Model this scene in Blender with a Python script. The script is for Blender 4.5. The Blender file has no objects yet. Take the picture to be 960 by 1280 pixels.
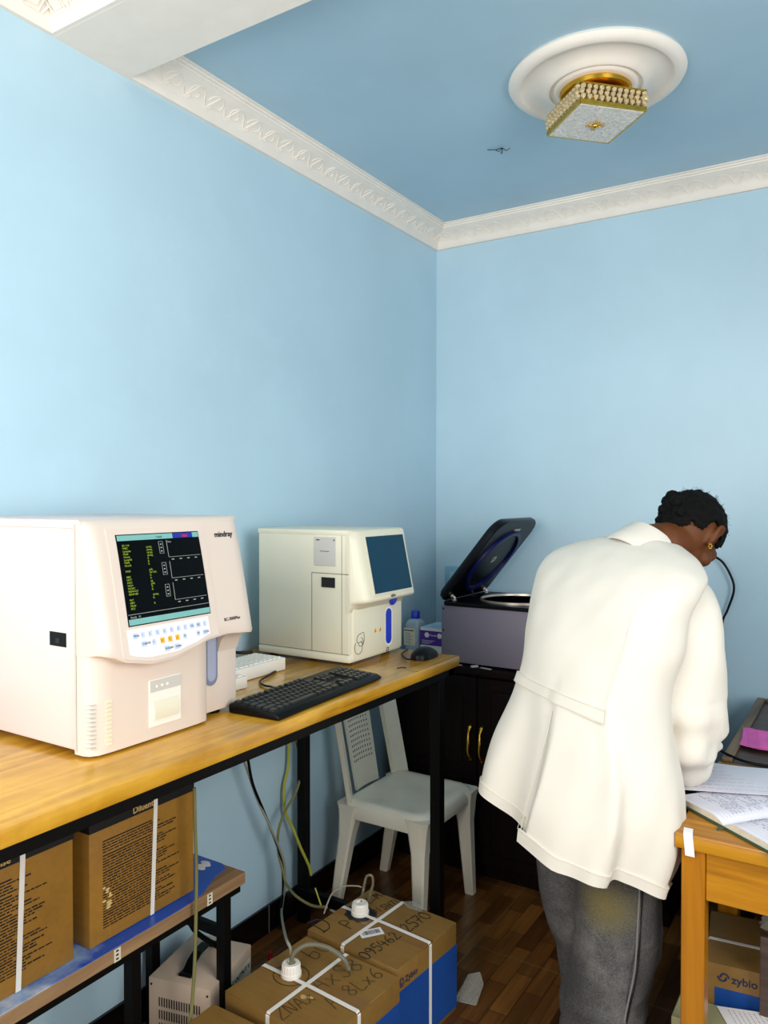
import bpy, bmesh, math, random
from mathutils import Vector, Matrix, noise
random.seed(7)
V = Vector
scene = bpy.context.scene
col = scene.collection
PI = math.pi

# ------------------------------------------------------------------ camera
H, F = 1.5, 975.0
PS, TH = math.radians(32.3), math.atan(18 / 975.0)
CAM = V((1.766, -3.256, H))
RT = V((math.cos(PS), math.sin(PS), 0))
FW = V((-math.sin(PS) * math.cos(TH), math.cos(PS) * math.cos(TH), -math.sin(TH)))
UP = V((-math.sin(PS) * math.sin(TH), math.cos(PS) * math.sin(TH), math.cos(TH)))
cd = bpy.data.cameras.new('camera')
cd.sensor_fit = 'VERTICAL'; cd.sensor_height = 24; cd.lens = 24 * F / 1280
cd.clip_start = .05
cam = bpy.data.objects.new('camera', cd); col.objects.link(cam)
M = Matrix((RT, UP, -FW)).transposed().to_4x4(); M.translation = CAM
cam.matrix_world = M
scene.camera = cam

def at(u, v, d=None, z=None):
    """point seen at (u, v) of the 960x1280 photo: at depth d, or at height z"""
    r = FW + RT * ((u - 480) / F) + UP * ((640 - v) / F)
    if d is None: d = (z - H) / r.z
    return CAM + r * d

def uz(u, z, d):
    """point in photo column u at height z and depth d"""
    b = (z - H - d * FW.z) / (d * UP.z)
    return CAM + (FW + RT * ((u - 480) / F) + UP * b) * d

# ------------------------------------------------------------------ materials
def srgb(r, g, b):
    f = lambda c: c / 12.92 if c <= .04045 else ((c + .055) / 1.055) ** 2.4
    return (f(r / 255), f(g / 255), f(b / 255), 1)

class NT:
    def __init__(s, name):
        s.m = bpy.data.materials.new(name); s.m.use_nodes = True
        s.t = s.m.node_tree; s.b = s.t.nodes['Principled BSDF']
    def n(s, kind, **k):
        nd = s.t.nodes.new(kind)
        for a, v in k.items():
            if a.startswith('i_'):
                key = a[2:]
                key = int(key) if key.isdigit() else key
                nd.inputs[key].default_value = v
            else: setattr(nd, a, v)
        return nd
    def l(s, a, b): s.t.links.new(a, b)
    def coord(s, scale=(1, 1, 1), rot=(0, 0, 0), which='Object'):
        c = s.n('ShaderNodeTexCoord'); mp = s.n('ShaderNodeMapping')
        mp.inputs['Scale'].default_value = scale; mp.inputs['Rotation'].default_value = rot
        s.l(c.outputs[which], mp.inputs[0]); return mp.outputs[0]
    def ramp(s, src, stops):
        r = s.n('ShaderNodeValToRGB'); e = r.color_ramp.elements
        while len(e) < len(stops): e.new(.5)
        for q, (p, c) in zip(e, stops): q.position = p; q.color = c
        s.l(src, r.inputs[0]); return r.outputs[0]
    def noise(s, vec, scale, detail=4, rough=.55, dist=0):
        q = s.n('ShaderNodeTexNoise'); q.inputs['Scale'].default_value = scale; q.inputs['Detail'].default_value = detail
        q.inputs['Roughness'].default_value = rough; q.inputs['Distortion'].default_value = dist
        s.l(vec, q.inputs['Vector']); return q.outputs[0]
    def mix(s, f, a, b, mode='MIX'):
        x = s.n('ShaderNodeMix', data_type='RGBA', blend_type=mode)
        for sk, val in ((x.inputs[0], f), (x.inputs[6], a), (x.inputs[7], b)):
            if hasattr(val, 'links'): s.l(val, sk)
            else: sk.default_value = val
        return x.outputs[2]
    def bump(s, src, strength=.2, dist=.01):
        b = s.n('ShaderNodeBump'); b.inputs['Strength'].default_value = strength; b.inputs['Distance'].default_value = dist
        s.l(src, b.inputs['Height']); s.l(b.outputs[0], s.b.inputs['Normal'])

def sc(c, k): return (min(1, c[0] * k), min(1, c[1] * k), min(1, c[2] * k), 1)

def mat(name, c, rough=.5, metal=0, var=.08, scale=12, bump=0, bscale=60, trans=0, alpha=1, coat=0, spec=.5):
    q = NT(name); vec = q.coord()
    nz = q.noise(vec, scale)
    cc = q.ramp(nz, [(.3, sc(c, 1 - var)), (.7, sc(c, 1 + var))])
    q.l(cc, q.b.inputs['Base Color'])
    q.b.inputs['Roughness'].default_value = rough; q.b.inputs['Metallic'].default_value = metal
    q.b.inputs['Transmission Weight'].default_value = trans; q.b.inputs['Alpha'].default_value = alpha
    q.b.inputs['Coat Weight'].default_value = coat; q.b.inputs['Specular IOR Level'].default_value = spec
    if bump: q.bump(q.noise(vec, bscale), bump, .004)
    return q.m

def wood(name, dark, mid, light, axis='Y', scale=1, rough=.3, coat=.3, blotch=.0):
    q = NT(name)
    s = {'X': (2, 26, 26), 'Y': (26, 2, 26), 'Z': (26, 26, 2)}[axis]
    vec = q.coord(tuple(v * scale for v in s))
    n1 = q.noise(vec, 1.0, 6, .6, .6)
    cc = q.ramp(n1, [(.28, dark), (.5, mid), (.72, light)])
    vec2 = q.coord((1, 1, 1))
    if blotch:
        n2 = q.noise(vec2, 3.2, 5, .6, .4)
        cc = q.mix(q.ramp(n2, [(.45, (0, 0, 0, 1)), (.7, (blotch,) * 3 + (1,))]), cc, sc(light, 1.5))
    q.l(cc, q.b.inputs['Base Color'])
    q.b.inputs['Roughness'].default_value = rough; q.b.inputs['Coat Weight'].default_value = coat
    q.b.inputs['Coat Roughness'].default_value = .15
    q.bump(n1, .08, .003)
    return q.m

def wall_paint(name, c):
    q = NT(name); vec = q.coord()
    n1 = q.noise(vec, 1.3, 3); n2 = q.noise(vec, 9, 6, .65)
    cc = q.ramp(n1, [(.3, sc(c, .93)), (.7, sc(c, 1.05))])
    cc = q.mix(q.ramp(n2, [(.52, (0, 0, 0, 1)), (.75, (.22, .22, .22, 1))]), cc, sc(c, 1.12))
    q.l(cc, q.b.inputs['Base Color']); q.b.inputs['Roughness'].default_value = .42
    q.bump(q.noise(vec, 14, 5), .05, .01)
    return q.m

def floor_mat():
    q = NT('wood_look_tile')
    vec = q.coord((1, 1, 1), (0, 0, PI / 2))
    br = q.n('ShaderNodeTexBrick', offset=.37, squash=1.0)
    br.inputs['Scale'].default_value = 1; br.inputs['Brick Width'].default_value = .21; br.inputs['Row Height'].default_value = .0583
    br.inputs['Mortar Size'].default_value = .0012; br.inputs['Bias'].default_value = -.1
    br.inputs['Color1'].default_value = srgb(84, 48, 18); br.inputs['Color2'].default_value = srgb(160, 104, 48)
    br.inputs['Mortar'].default_value = srgb(50, 28, 14)
    q.l(vec, br.inputs['Vector'])
    g = q.noise(q.coord((50, 3, 1)), 1, 6, .6, .8)
    cc = q.mix(.75, br.outputs[0], q.ramp(g, [(.3, (.25, .2, .18, 1)), (.65, (1, 1, 1, 1))]), 'MULTIPLY')
    mp = q.n('ShaderNodeMapping'); mp.inputs['Location'].default_value = (.907, -.64 + .408 * 4, 0)
    c = q.n('ShaderNodeTexCoord')
    mp2 = q.n('ShaderNodeMapping'); mp2.inputs['Location'].default_value = (-.64 + .408 * 10, .907 + .408 * 20, 0)
    q.l(c.outputs['Object'], mp2.inputs[0])
    b2 = q.n('ShaderNodeTexBrick', offset=0.0)
    b2.inputs['Scale'].default_value = 1; b2.inputs['Brick Width'].default_value = .408; b2.inputs['Row Height'].default_value = .408
    b2.inputs['Mortar Size'].default_value = .0022
    b2.inputs['Color1'].default_value = (0, 0, 0, 1); b2.inputs['Color2'].default_value = (0, 0, 0, 1); b2.inputs['Mortar'].default_value = (1, 1, 1, 1)
    q.l(mp2.outputs[0], b2.inputs['Vector'])
    cc = q.mix(b2.outputs[0], cc, srgb(128, 98, 62))
    q.l(cc, q.b.inputs['Base Color']); q.b.inputs['Roughness'].default_value = .28
    return q.m

def cardboard(name, c):
    q = NT(name); vec = q.coord()
    n1 = q.noise(vec, 7, 6, .65); n2 = q.noise(q.coord((3, 90, 90)), 1, 2)
    cc = q.ramp(n1, [(.25, sc(c, .72)), (.55, c), (.8, sc(c, 1.25))])
    cc = q.mix(.25, cc, q.ramp(n2, [(.3, sc(c, .7)), (.7, sc(c, 1.15))]))
    q.l(cc, q.b.inputs['Base Color']); q.b.inputs['Roughness'].default_value = .62
    q.bump(n1, .12, .004)
    return q.m

def cloud_board():
    q = NT('blue_cloud_vinyl'); vec = q.coord()
    n1 = q.noise(vec, 7, 4, .6)
    lin = q.n('ShaderNodeSeparateXYZ'); c = q.n('ShaderNodeTexCoord'); q.l(c.outputs['Object'], lin.inputs[0])
    ma = q.n('ShaderNodeMapRange'); q.l(lin.outputs[1], ma.inputs[0])
    ma.inputs[1].default_value = .45; ma.inputs[2].default_value = -.1; ma.inputs[3].default_value = -.25; ma.inputs[4].default_value = .22
    ad = q.n('ShaderNodeMath', operation='ADD'); q.l(n1, ad.inputs[0]); q.l(ma.outputs[0], ad.inputs[1])
    cc = q.ramp(ad.outputs[0], [(.48, srgb(18, 84, 190)), (.66, srgb(150, 180, 225)), (.78, srgb(228, 232, 240))])
    q.l(cc, q.b.inputs['Base Color']); q.b.inputs['Roughness'].default_value = .3
    return q.m

def denim():
    q = NT('faded_black_denim'); vec = q.coord()
    n1 = q.noise(vec, 5, 7, .72); n2 = q.noise(vec, 420, 2)
    cc = q.ramp(n1, [(.3, srgb(28, 28, 29)), (.52, srgb(62, 61, 60)), (.72, srgb(122, 119, 116))])
    cc = q.mix(.4, cc, q.ramp(n2, [(.35, srgb(28, 28, 30)), (.65, srgb(120, 118, 116))]))
    g = q.n('ShaderNodeVectorMath', operation='DISTANCE'); c = q.n('ShaderNodeTexCoord'); q.l(c.outputs['Object'], g.inputs[0])
    p = at(760, 1128, d=1.87); g.inputs[1].default_value = p - PERSON
    cc = q.mix(q.ramp(g.outputs['Value'], [(.02, (.55,) * 3 + (1,)), (.085, (0, 0, 0, 1))]), cc, srgb(126, 112, 48))
    q.l(cc, q.b.inputs['Base Color']); q.b.inputs['Roughness'].default_value = .85
    q.bump(n2, .25, .002)
    return q.m

PERSON = V((1.2, -1.3, 0))
WHITE = srgb(240, 234, 224)
m_wall = wall_paint('sky_blue_wall_paint', srgb(184, 213, 228))
m_ceil = wall_paint('blue_ceiling_paint', srgb(172, 204, 222))
m_plaster = mat('white_plaster', srgb(240, 232, 222), .55, var=.03, bump=.05, bscale=40)
m_floor = floor_mat()
m_blacktile = mat('black_gloss_tile', srgb(9, 9, 11), .18, var=.2)
m_grout = mat('pale_grout', srgb(150, 146, 140), .8)
m_black = mat('black_enamel_steel', srgb(6, 6, 6), .5, var=.2, spec=.15)
m_bench = wood('golden_varnished_plywood', srgb(138, 88, 14), srgb(186, 131, 28), srgb(212, 164, 60), 'Y', 1, .25, .35, .5)
m_desk = wood('orange_varnished_wood', srgb(132, 80, 4), srgb(174, 114, 10), srgb(200, 142, 30), 'X', 1, .35, .2)
m_deskz = wood('orange_varnished_wood_upright', srgb(142, 84, 4), srgb(176, 112, 8), srgb(196, 134, 22), 'Z', .6, .35, .2)
m_dark = wood('dark_brown_wood', srgb(44, 32, 28), srgb(72, 54, 46), srgb(98, 78, 66), 'X', 1.2, .5, 0)
m_darkrim = wood('brown_wood_trim', srgb(70, 52, 36), srgb(110, 84, 58), srgb(136, 108, 78), 'Y', 1, .5, 0)
m_cab = wood('dark_mahogany', srgb(8, 3, 3), srgb(14, 5, 5), srgb(24, 7, 7), 'Z', .6, .55, 0)
m_cab.node_tree.nodes['Principled BSDF'].inputs['Specular IOR Level'].default_value = .15
m_rawwood = wood('raw_timber_edge', srgb(112, 82, 54), srgb(150, 116, 80), srgb(178, 144, 104), 'Y', 1, .7, 0)
m_cloud = cloud_board()
m_anz = mat('pinkish_white_enamel', srgb(216, 201, 198), .38, var=.015, scale=3)
m_anf = mat('cream_white_plastic', srgb(220, 203, 190), .36, var=.015, scale=3)
m_ivory = mat('ivory_plastic', srgb(224, 218, 196), .38, var=.02, scale=3)
m_lgrey = mat('light_grey_plastic', srgb(200, 196, 190), .5, var=.03)
m_line = mat('shadow_gap_grey', srgb(120, 114, 104), .7)
m_screen = mat('dark_screen_glass', srgb(4, 5, 7), .2, var=.2, spec=.12)
m_teal = mat('teal_screen_bar', srgb(120, 176, 172), .3, var=.05)
m_tealscr = mat('dark_teal_screen', srgb(8, 58, 82), .2, var=.06, spec=.15)
m_bluebar = mat('blue_screen_bar', srgb(28, 44, 150), .3)
m_red = mat('red_plastic', srgb(200, 20, 26), .4)
m_greentxt = mat('green_screen_text', srgb(150, 176, 40), .4)
m_whitetxt = mat('grey_screen_text', srgb(150, 156, 150), .4)
m_keyblue = mat('pale_blue_key', srgb(196, 208, 236), .45, var=.03)
m_keypad = mat('bluish_white_membrane', srgb(238, 236, 240), .35, var=.01)
m_ink = mat('blue_black_ink', srgb(34, 38, 78), .6)
m_softink = mat('faded_blue_ink', srgb(112, 110, 142), .7)
m_orange = mat('orange_key', srgb(242, 178, 30), .45)
m_slot = mat('lavender_grey_plastic', srgb(160, 166, 190), .3, var=.04)
m_slotd = mat('slate_grey_plastic', srgb(118, 126, 152), .3, var=.04)
m_blackpl = mat('black_plastic', srgb(6, 7, 8), .4, var=.2, spec=.15)
m_keytop = mat('charcoal_key', srgb(17, 18, 20), .3, var=.1, spec=.35)
m_blk = mat('black_print', srgb(12, 12, 14), .6)
m_bluepl = mat('royal_blue_plastic', srgb(24, 52, 190), .3, var=.06)
m_white = mat('white_plastic', WHITE, .35, var=.02)
m_whitegl = mat('white_glossy_plastic', srgb(248, 240, 220), .3, var=.05, scale=8)
m_purple = mat('purple_print', srgb(84, 36, 150), .5)
m_paleblue = mat('pale_blue_card', srgb(160, 196, 214), .6)
m_bottle = mat('cloudy_polyethylene', srgb(186, 204, 214), .35, trans=.25, var=.03)
m_grey = mat('grey_powder_coat', srgb(120, 112, 126), .55, var=.03, bump=.05, bscale=300)
m_lid = mat('navy_black_lid', srgb(5, 6, 16), .35, var=.1, spec=.25)
m_seal = mat('blue_rubber_seal', srgb(14, 20, 90), .35)
m_steel = mat('brushed_steel', srgb(206, 196, 184), .38, .8, var=.08)
m_brass = mat('polished_brass', srgb(222, 176, 62), .22, 1, var=.08)
m_gold = mat('antique_gold', srgb(206, 166, 66), .28, 1, var=.15, scale=60)
m_crystal = mat('champagne_crystal', srgb(230, 210, 168), .12, .55, var=.2, scale=90)
def m_frost_f():
    q = NT('frosted_patterned_glass'); vec = q.coord()
    n = q.noise(vec, 90, 5, .7, 1.5)
    q.l(q.ramp(n, [(.35, srgb(190, 180, 168)), (.6, srgb(250, 244, 236))]), q.b.inputs['Base Color'])
    q.b.inputs['Roughness'].default_value = .3; q.bump(n, .4, .003); return q.m
m_frost = m_frost_f()
m_card = cardboard('brown_cardboard', srgb(158, 112, 36))
m_cardd = cardboard('dull_brown_cardboard', srgb(138, 102, 44))
m_cardbl = mat('blue_printed_card', srgb(14, 72, 150), .55, var=.08)
m_strap = mat('white_strapping', srgb(236, 232, 224), .4, var=.03)
m_paper = mat('white_paper', srgb(236, 232, 232), .7, var=.03, scale=6)
m_paperp = mat('lavender_white_paper', srgb(226, 222, 232), .7, var=.04, scale=9)
m_pageedge = mat('cream_page_edges', srgb(214, 204, 184), .8, var=.1, scale=80)
m_greencov = mat('dark_green_cloth', srgb(52, 74, 50), .7)
m_pink = mat('pink_crepe_paper', srgb(226, 96, 176), .75, var=.1, bump=.3, bscale=80)
m_olive = mat('pale_olive_card', srgb(152, 148, 108), .6, var=.05)
m_beige = mat('beige_enamel', srgb(206, 182, 160), .45, var=.03)
m_label = mat('cream_label', srgb(226, 220, 196), .6)
m_film = mat('clear_film', srgb(200, 200, 190), .25, alpha=.22, var=.05)
m_tape = mat('clear_brown_tape', srgb(132, 94, 42), .25, var=.1)
m_skin = mat('brown_skin', srgb(92, 50, 20), .6, var=.1, scale=30, spec=.3)
m_coat = mat('white_cotton_drill', srgb(219, 212, 200), .85, var=.015, scale=8, bump=.06, bscale=500)
m_coatseam = mat('white_cotton_seam', srgb(205, 196, 178), .9, var=.02)
m_shoe = mat('black_shoe_rubber', srgb(20, 20, 22), .5)
def hair_mat():
    q = NT('black_braided_hair'); vec = q.coord((1, 1, 1), (0, 0, .35))
    n = q.noise(vec, 120, 5, .7)
    q.l(q.ramp(n, [(.4, srgb(3, 2, 2)), (.8, srgb(15, 12, 11))]), q.b.inputs['Base Color'])
    q.b.inputs['Specular IOR Level'].default_value = .15; q.b.inputs['Roughness'].default_value = .7; q.bump(n, .8, .006); return q.m
m_hair = hair_mat()
m_olivecord = mat('olive_cable', srgb(126, 122, 72), .5)
m_yelcord = mat('yellow_green_cable', srgb(176, 178, 62), .5)
m_greycord = mat('grey_cable', srgb(150, 146, 132), .5)
m_tubing = mat('smoky_clear_tubing', srgb(132, 126, 104), .2, trans=.3)

# ------------------------------------------------------------------ mesh helpers
def B(): return bmesh.new()

def box(bm, x0, x1, y0, y1, z0, z1, bev=0, seg=2, M=None):
    vs = bmesh.ops.create_cube(bm, size=1)['verts']
    for v in vs:
        v.co = V((x0 + (v.co.x + .5) * (x1 - x0), y0 + (v.co.y + .5) * (y1 - y0), z0 + (v.co.z + .5) * (z1 - z0)))
    if bev:
        es = list({e for v in vs for e in v.link_edges})
        r = bmesh.ops.bevel(bm, geom=es, offset=bev, segments=seg, affect='EDGES', profile=.5)
        vs = list({v for f in r['faces'] for v in f.verts} | {v for v in vs if v.is_valid})
    if M is not None:
        for v in vs: v.co = M @ v.co
    return vs

def prism(bm, pts, vec, bev=0):
    """closed polygon pts extruded by vec"""
    vec = V(vec)
    a = [bm.verts.new(V(p)) for p in pts]; b = [bm.verts.new(V(p) + vec) for p in pts]
    n = len(pts)
    fs = [bm.faces.new(a), bm.faces.new(b[::-1])]
    for i in range(n):
        fs.append(bm.faces.new((a[i], b[i], b[(i + 1) % n], a[(i + 1) % n])))
    bmesh.ops.recalc_face_normals(bm, faces=fs)
    if bev:
        es = list({e for f in fs for e in f.edges})
        bmesh.ops.bevel(bm, geom=es, offset=bev, segments=2, affect='EDGES', profile=.5)

def loft(bm, rings, cap=True, closed=True):
    vr = [[bm.verts.new(V(p)) for p in r] for r in rings]
    n = len(vr[0]); fs = []
    for a, b in zip(vr, vr[1:]):
        for i in range(n if closed else n - 1):
            j = (i + 1) % n
            fs.append(bm.faces.new((a[i], a[j], b[j], b[i])))
    if cap and closed:
        fs.append(bm.faces.new(vr[0][::-1])); fs.append(bm.faces.new(vr[-1]))
    bmesh.ops.recalc_face_normals(bm, faces=fs)
    return vr

def crom(pts, k=6):
    pts = [V(p) for p in pts]
    if len(pts) < 3 or k < 2: return pts
    P = [pts[0] * 2 - pts[1]] + pts + [pts[-1] * 2 - pts[-2]]
    out = []
    for i in range(1, len(P) - 2):
        a, b, c, d = P[i - 1:i + 3]
        for j in range(k):
            t = j / k
            out.append(.5 * ((2 * b) + (c - a) * t + (2 * a - 5 * b + 4 * c - d) * t * t + (3 * b - a - 3 * c + d) * t ** 3))
    out.append(pts[-1]); return out

def tube(bm, pts, r, seg=8, k=6, flat=None, up=None):
    """round tube through pts (spline-smoothed); r number or list per control point"""
    n0 = len(pts); P = crom(pts, k)
    n = len(P)
    def rad(i):
        if not isinstance(r, (list, tuple)): return r
        t = i / max(1, n - 1) * (n0 - 1); a = min(int(t), n0 - 2)
        return r[a] + (r[a + 1] - r[a]) * (t - a)
    rings = []; prev = None
    for i, p in enumerate(P):
        t = (P[min(i + 1, n - 1)] - P[max(i - 1, 0)]).normalized()
        if prev is None:
            ref = V(up) if up is not None else (V((0, 0, 1)) if abs(t.z) < .9 else V((1, 0, 0)))
            u = t.cross(ref).normalized()
        else:
            u = (prev - t * prev.dot(t)); u = u.normalized() if u.length > 1e-6 else t.orthogonal().normalized()
        prev = u; w = t.cross(u); q = rad(i); fl = flat or 1
        rings.append([p + (u * math.cos(2 * PI * j / seg) + w * math.sin(2 * PI * j / seg) * fl) * q for j in range(seg)])
    loft(bm, rings)

def ribbon(bm, pts, width, wdir, thick=.0012, ndir=None):
    """flat band through pts, wide along wdir"""
    w = V(wdir).normalized() * width / 2; P = [V(p) for p in pts]; rings = []
    for i, p in enumerate(P):
        t = (P[min(i + 1, len(P) - 1)] - P[max(i - 1, 0)]).normalized()
        n = t.cross(w).normalized() * thick / 2
        rings.append([p - w - n, p + w - n, p + w + n, p - w + n])
    loft(bm, rings)

def lathe(bm, prof, c=(0, 0, 0), seg=32, M=None):
    c = V(c); rings = []
    for r, z in prof:
        rings.append([c + V((max(r, 1e-4) * math.cos(2 * PI * i / seg), max(r, 1e-4) * math.sin(2 * PI * i / seg), z)) for i in range(seg)])
    if M is not None: rings = [[M @ p for p in q] for q in rings]
    loft(bm, rings)

def ball(bm, c, r, M=None, u=16, v=10):
    """ellipsoid: r number or 3-tuple; M a 3x3 whose columns are its axes"""
    vs = bmesh.ops.create_uvsphere(bm, u_segments=u, v_segments=v, radius=1)['verts']
    rr = V(r) if isinstance(r, (tuple, list)) else V((r, r, r))
    for w in vs:
        p = V((w.co.x * rr.x, w.co.y * rr.y, w.co.z * rr.z))
        w.co = V(c) + (M @ p if M is not None else p)

def quad(bm, o, xd, yd, w, h):
    o, xd, yd = V(o), V(xd), V(yd)
    bm.faces.new([bm.verts.new(p) for p in (o, o + xd * w, o + xd * w + yd * h, o + yd * h)])

WM = {}
def rootM(o):
    while o.parent: o = o.parent
    return WM.get(o.name, Matrix())

def thing(name, label, cat, loc=(0, 0, 0), rotz=0, group=None):
    o = bpy.data.objects.new(name, None); col.objects.link(o)
    o.empty_display_size = .05
    o.location = loc; o.rotation_euler = (0, 0, rotz)
    WM[o.name] = Matrix.Translation(V(loc)) @ Matrix.Rotation(rotz, 4, 'Z')
    o['label'] = label; o['category'] = cat
    if group: o['group'] = group
    return o

def obj(name, bm, m, parent=None, smooth=True, label=None, cat=None, kind=None, group=None, ang=40):
    """one mesh object from world-space bm"""
    me = bpy.data.meshes.new(name)
    if parent is not None:
        bm.transform(rootM(parent).inverted())
        off = None
    else:
        xs = [v.co for v in bm.verts]
        lo = V([min(p[i] for p in xs) for i in range(3)]); hi = V([max(p[i] for p in xs) for i in range(3)])
        off = V(((lo.x + hi.x) / 2, (lo.y + hi.y) / 2, lo.z))
        if kind == 'structure': off = V((0, 0, 0))
        bm.transform(Matrix.Translation(-off))
    bm.to_mesh(me); bm.free()
    if smooth:
        for p in me.polygons: p.use_smooth = True
        try: me.set_sharp_from_angle(angle=math.radians(ang))
        except Exception: pass
    me.materials.append(m)
    o = bpy.data.objects.new(name, me); col.objects.link(o)
    if parent is not None: o.parent = parent
    else:
        o.location = off; WM[o.name] = Matrix.Translation(off)
    if label: o['label'] = label
    if cat: o['category'] = cat
    if kind: o['kind'] = kind
    if group: o['group'] = group
    return o

def struct(name, bm, m, smooth=False): return obj(name, bm, m, None, smooth, kind='structure')

def text(s, size, org, xd, yd, m, parent, name='lettering', ext=.0003, bold=0, sx=1, align='LEFT', sl=1):
    cu = bpy.data.curves.new('t', 'FONT'); cu.body = s; cu.size = size; cu.extrude = ext; cu.offset = bold; cu.align_x = align; cu.space_line = sl
    cu.resolution_u = 3
    o = bpy.data.objects.new('t', cu); col.objects.link(o)
    dg = bpy.context.evaluated_depsgraph_get()
    me = bpy.data.meshes.new_from_object(o.evaluated_get(dg))
    bpy.data.objects.remove(o); bpy.data.curves.remove(cu)
    bm = B(); bm.from_mesh(me); bpy.data.meshes.remove(me)
    xd, yd = V(xd).normalized(), V(yd).normalized(); n = xd.cross(yd)
    MM = Matrix((xd * sx, yd, n)).transposed().to_4x4(); MM.translation = V(org)
    bm.transform(MM)
    return obj(name, bm, m, parent, False)

def remesh(bm, voxel, smooth_it=4, fac=.5):
    """fuse overlapping closed shapes into one skin"""
    me = bpy.data.meshes.new('tmp'); bm.to_mesh(me); bm.free()
    o = bpy.data.objects.new('tmp', me); col.objects.link(o)
    md = o.modifiers.new('r', 'REMESH'); md.mode = 'VOXEL'; md.voxel_size = voxel
    dg = bpy.context.evaluated_depsgraph_get()
    m2 = bpy.data.meshes.new_from_object(o.evaluated_get(dg))
    bpy.data.objects.remove(o); bpy.data.meshes.remove(me)
    b2 = B(); b2.from_mesh(m2); bpy.data.meshes.remove(m2)
    for _ in range(smooth_it):
        bmesh.ops.smooth_vert(b2, verts=b2.verts, factor=fac, use_axis_x=True, use_axis_y=True, use_axis_z=True)
    return b2

X, Y, Z = V((1, 0, 0)), V((0, 1, 0)), V((0, 0, 1))

# ================================================================== SETTING
XR, YF, ZC = 3.1, -3.9, 2.75
bm = B(); box(bm, -.1, XR + .1, YF, .1, -.06, 0); struct('floor', bm, m_floor)
bm = B(); box(bm, -.1, XR + .1, YF, .1, ZC, ZC + .08); struct('ceiling', bm, m_ceil)
bm = B(); box(bm, -.1, 0, YF, .1, 0, ZC); struct('wall_left', bm, m_wall)
bm = B(); box(bm, 0, XR, 0, .1, 0, ZC); struct('wall_back', bm, m_wall)
bm = B(); box(bm, XR, XR + .1, YF, .1, 0, ZC); struct('wall_right', bm, m_wall)
# baseboards of black tile, grout between tiles
bm = B(); box(bm, 0, .009, YF, 0, 0, .096); bl = struct('baseboard_left', bm, m_blacktile)
bm = B()
for i in range(9): box(bm, .0085, .0096, -.42 - i * .4, -.4165 - i * .4, 0, .096)
obj('grout_line', bm, m_grout, bl, False)
bm = B(); box(bm, .009, XR, -.009, 0, 0, .096); struct('baseboard_back', bm, m_blacktile)
bm = B(); box(bm, XR - .009, XR, YF, 0, 0, .096); struct('baseboard_right', bm, m_blacktile)
# plaster cornices
PROF = [(0, 2.66), (.012, 2.66), (.016, 2.666), (.018, 2.674), (.02, 2.678)]
for i in range(9):
    t = i / 8; PROF.append((.02 + .05 * t ** 1.5, 2.68 + .045 * t ** .75))
PROF += [(.074, 2.729), (.079, 2.731), (.08, 2.737), (.086, 2.738), (.087, 2.744), (.094, 2.745), (.094, 2.75), (0, 2.75)]
def scroll(bm, o, along, f, size, flip):
    """an S-scroll in relief; f(s, t) -> surface point"""
    pts = []
    for i in range(26):
        t = i / 25; a = t * 2.4 * PI; r = size * (1 - .75 * t)
        pts.append(f(o + flip * (r * math.cos(a)), .5 + .42 * (r / size) * math.sin(a)))
    tube(bm, pts, .0018, 5, 1)
def cornice(name, y0, y1, wall, pattern='scroll'):
    bm = B()
    if wall == 'left': mp = lambda d, z, s: V((d, s, z))
    elif wall == 'back': mp = lambda d, z, s: V((s, -d, z))
    elif wall == 'beam': mp = lambda d, z, s: V((s, -2.022 - d, z))
    else: mp = lambda d, z, s: V((XR - d, s, z))
    loft(bm, [[mp(d, z, y0) for d, z in PROF], [mp(d, z, y1) for d, z in PROF]])
    o = struct(name, bm, m_plaster, True)
    def f(s, t):
        t = max(0, min(1, t)); return mp(.02 + .05 * t ** 1.5 + .0003, 2.68 + .045 * t ** .75 - .0003, s)
    bm = B(); s = y0 + .05; fl = 1
    while s < y1 - .04:
        if pattern == 'scroll':
            scroll(bm, s, 1, f, .034, fl)
            tube(bm, [f(s + .034, .5), f(s + .05, .15), f(s + .07, .5), f(s + .082, .85)], .0022, 5, 4)
            tube(bm, [f(s + .05, .15), f(s + .062, .1), f(s + .07, .25)], .003, 5, 3)
            s += .085; fl = -fl
        else:
            for q in (.022, .013):
                tube(bm, [f(s - q, .5 - q * 18), f(s + q, .5 - q * 18), f(s + q, .5 + q * 18), f(s - q, .5 + q * 18), f(s - q, .5 - q * 18)], .0026, 5, 1)
            tube(bm, [f(s + .03, .1), f(s + .04, .5), f(s + .035, .9)], .004, 5, 4)
            s += .07
    obj('relief_ornament', bm, m_plaster, o)
    return o
cornice('trim_1', -1.79, 0, 'left'); cornice('trim_2', .0125, XR, 'back', 'scroll'); cornice('trim_3', YF, -2.02, 'left', 'key'); cornice('trim_4', .0125, XR, 'beam', 'key')
cornice('trim_6', -1.79, 0, 'right')
bm = B(); box(bm, 0, XR, -2.022, -1.79, 2.6597, 2.7501); struct('trim_5', bm, m_plaster)
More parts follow.
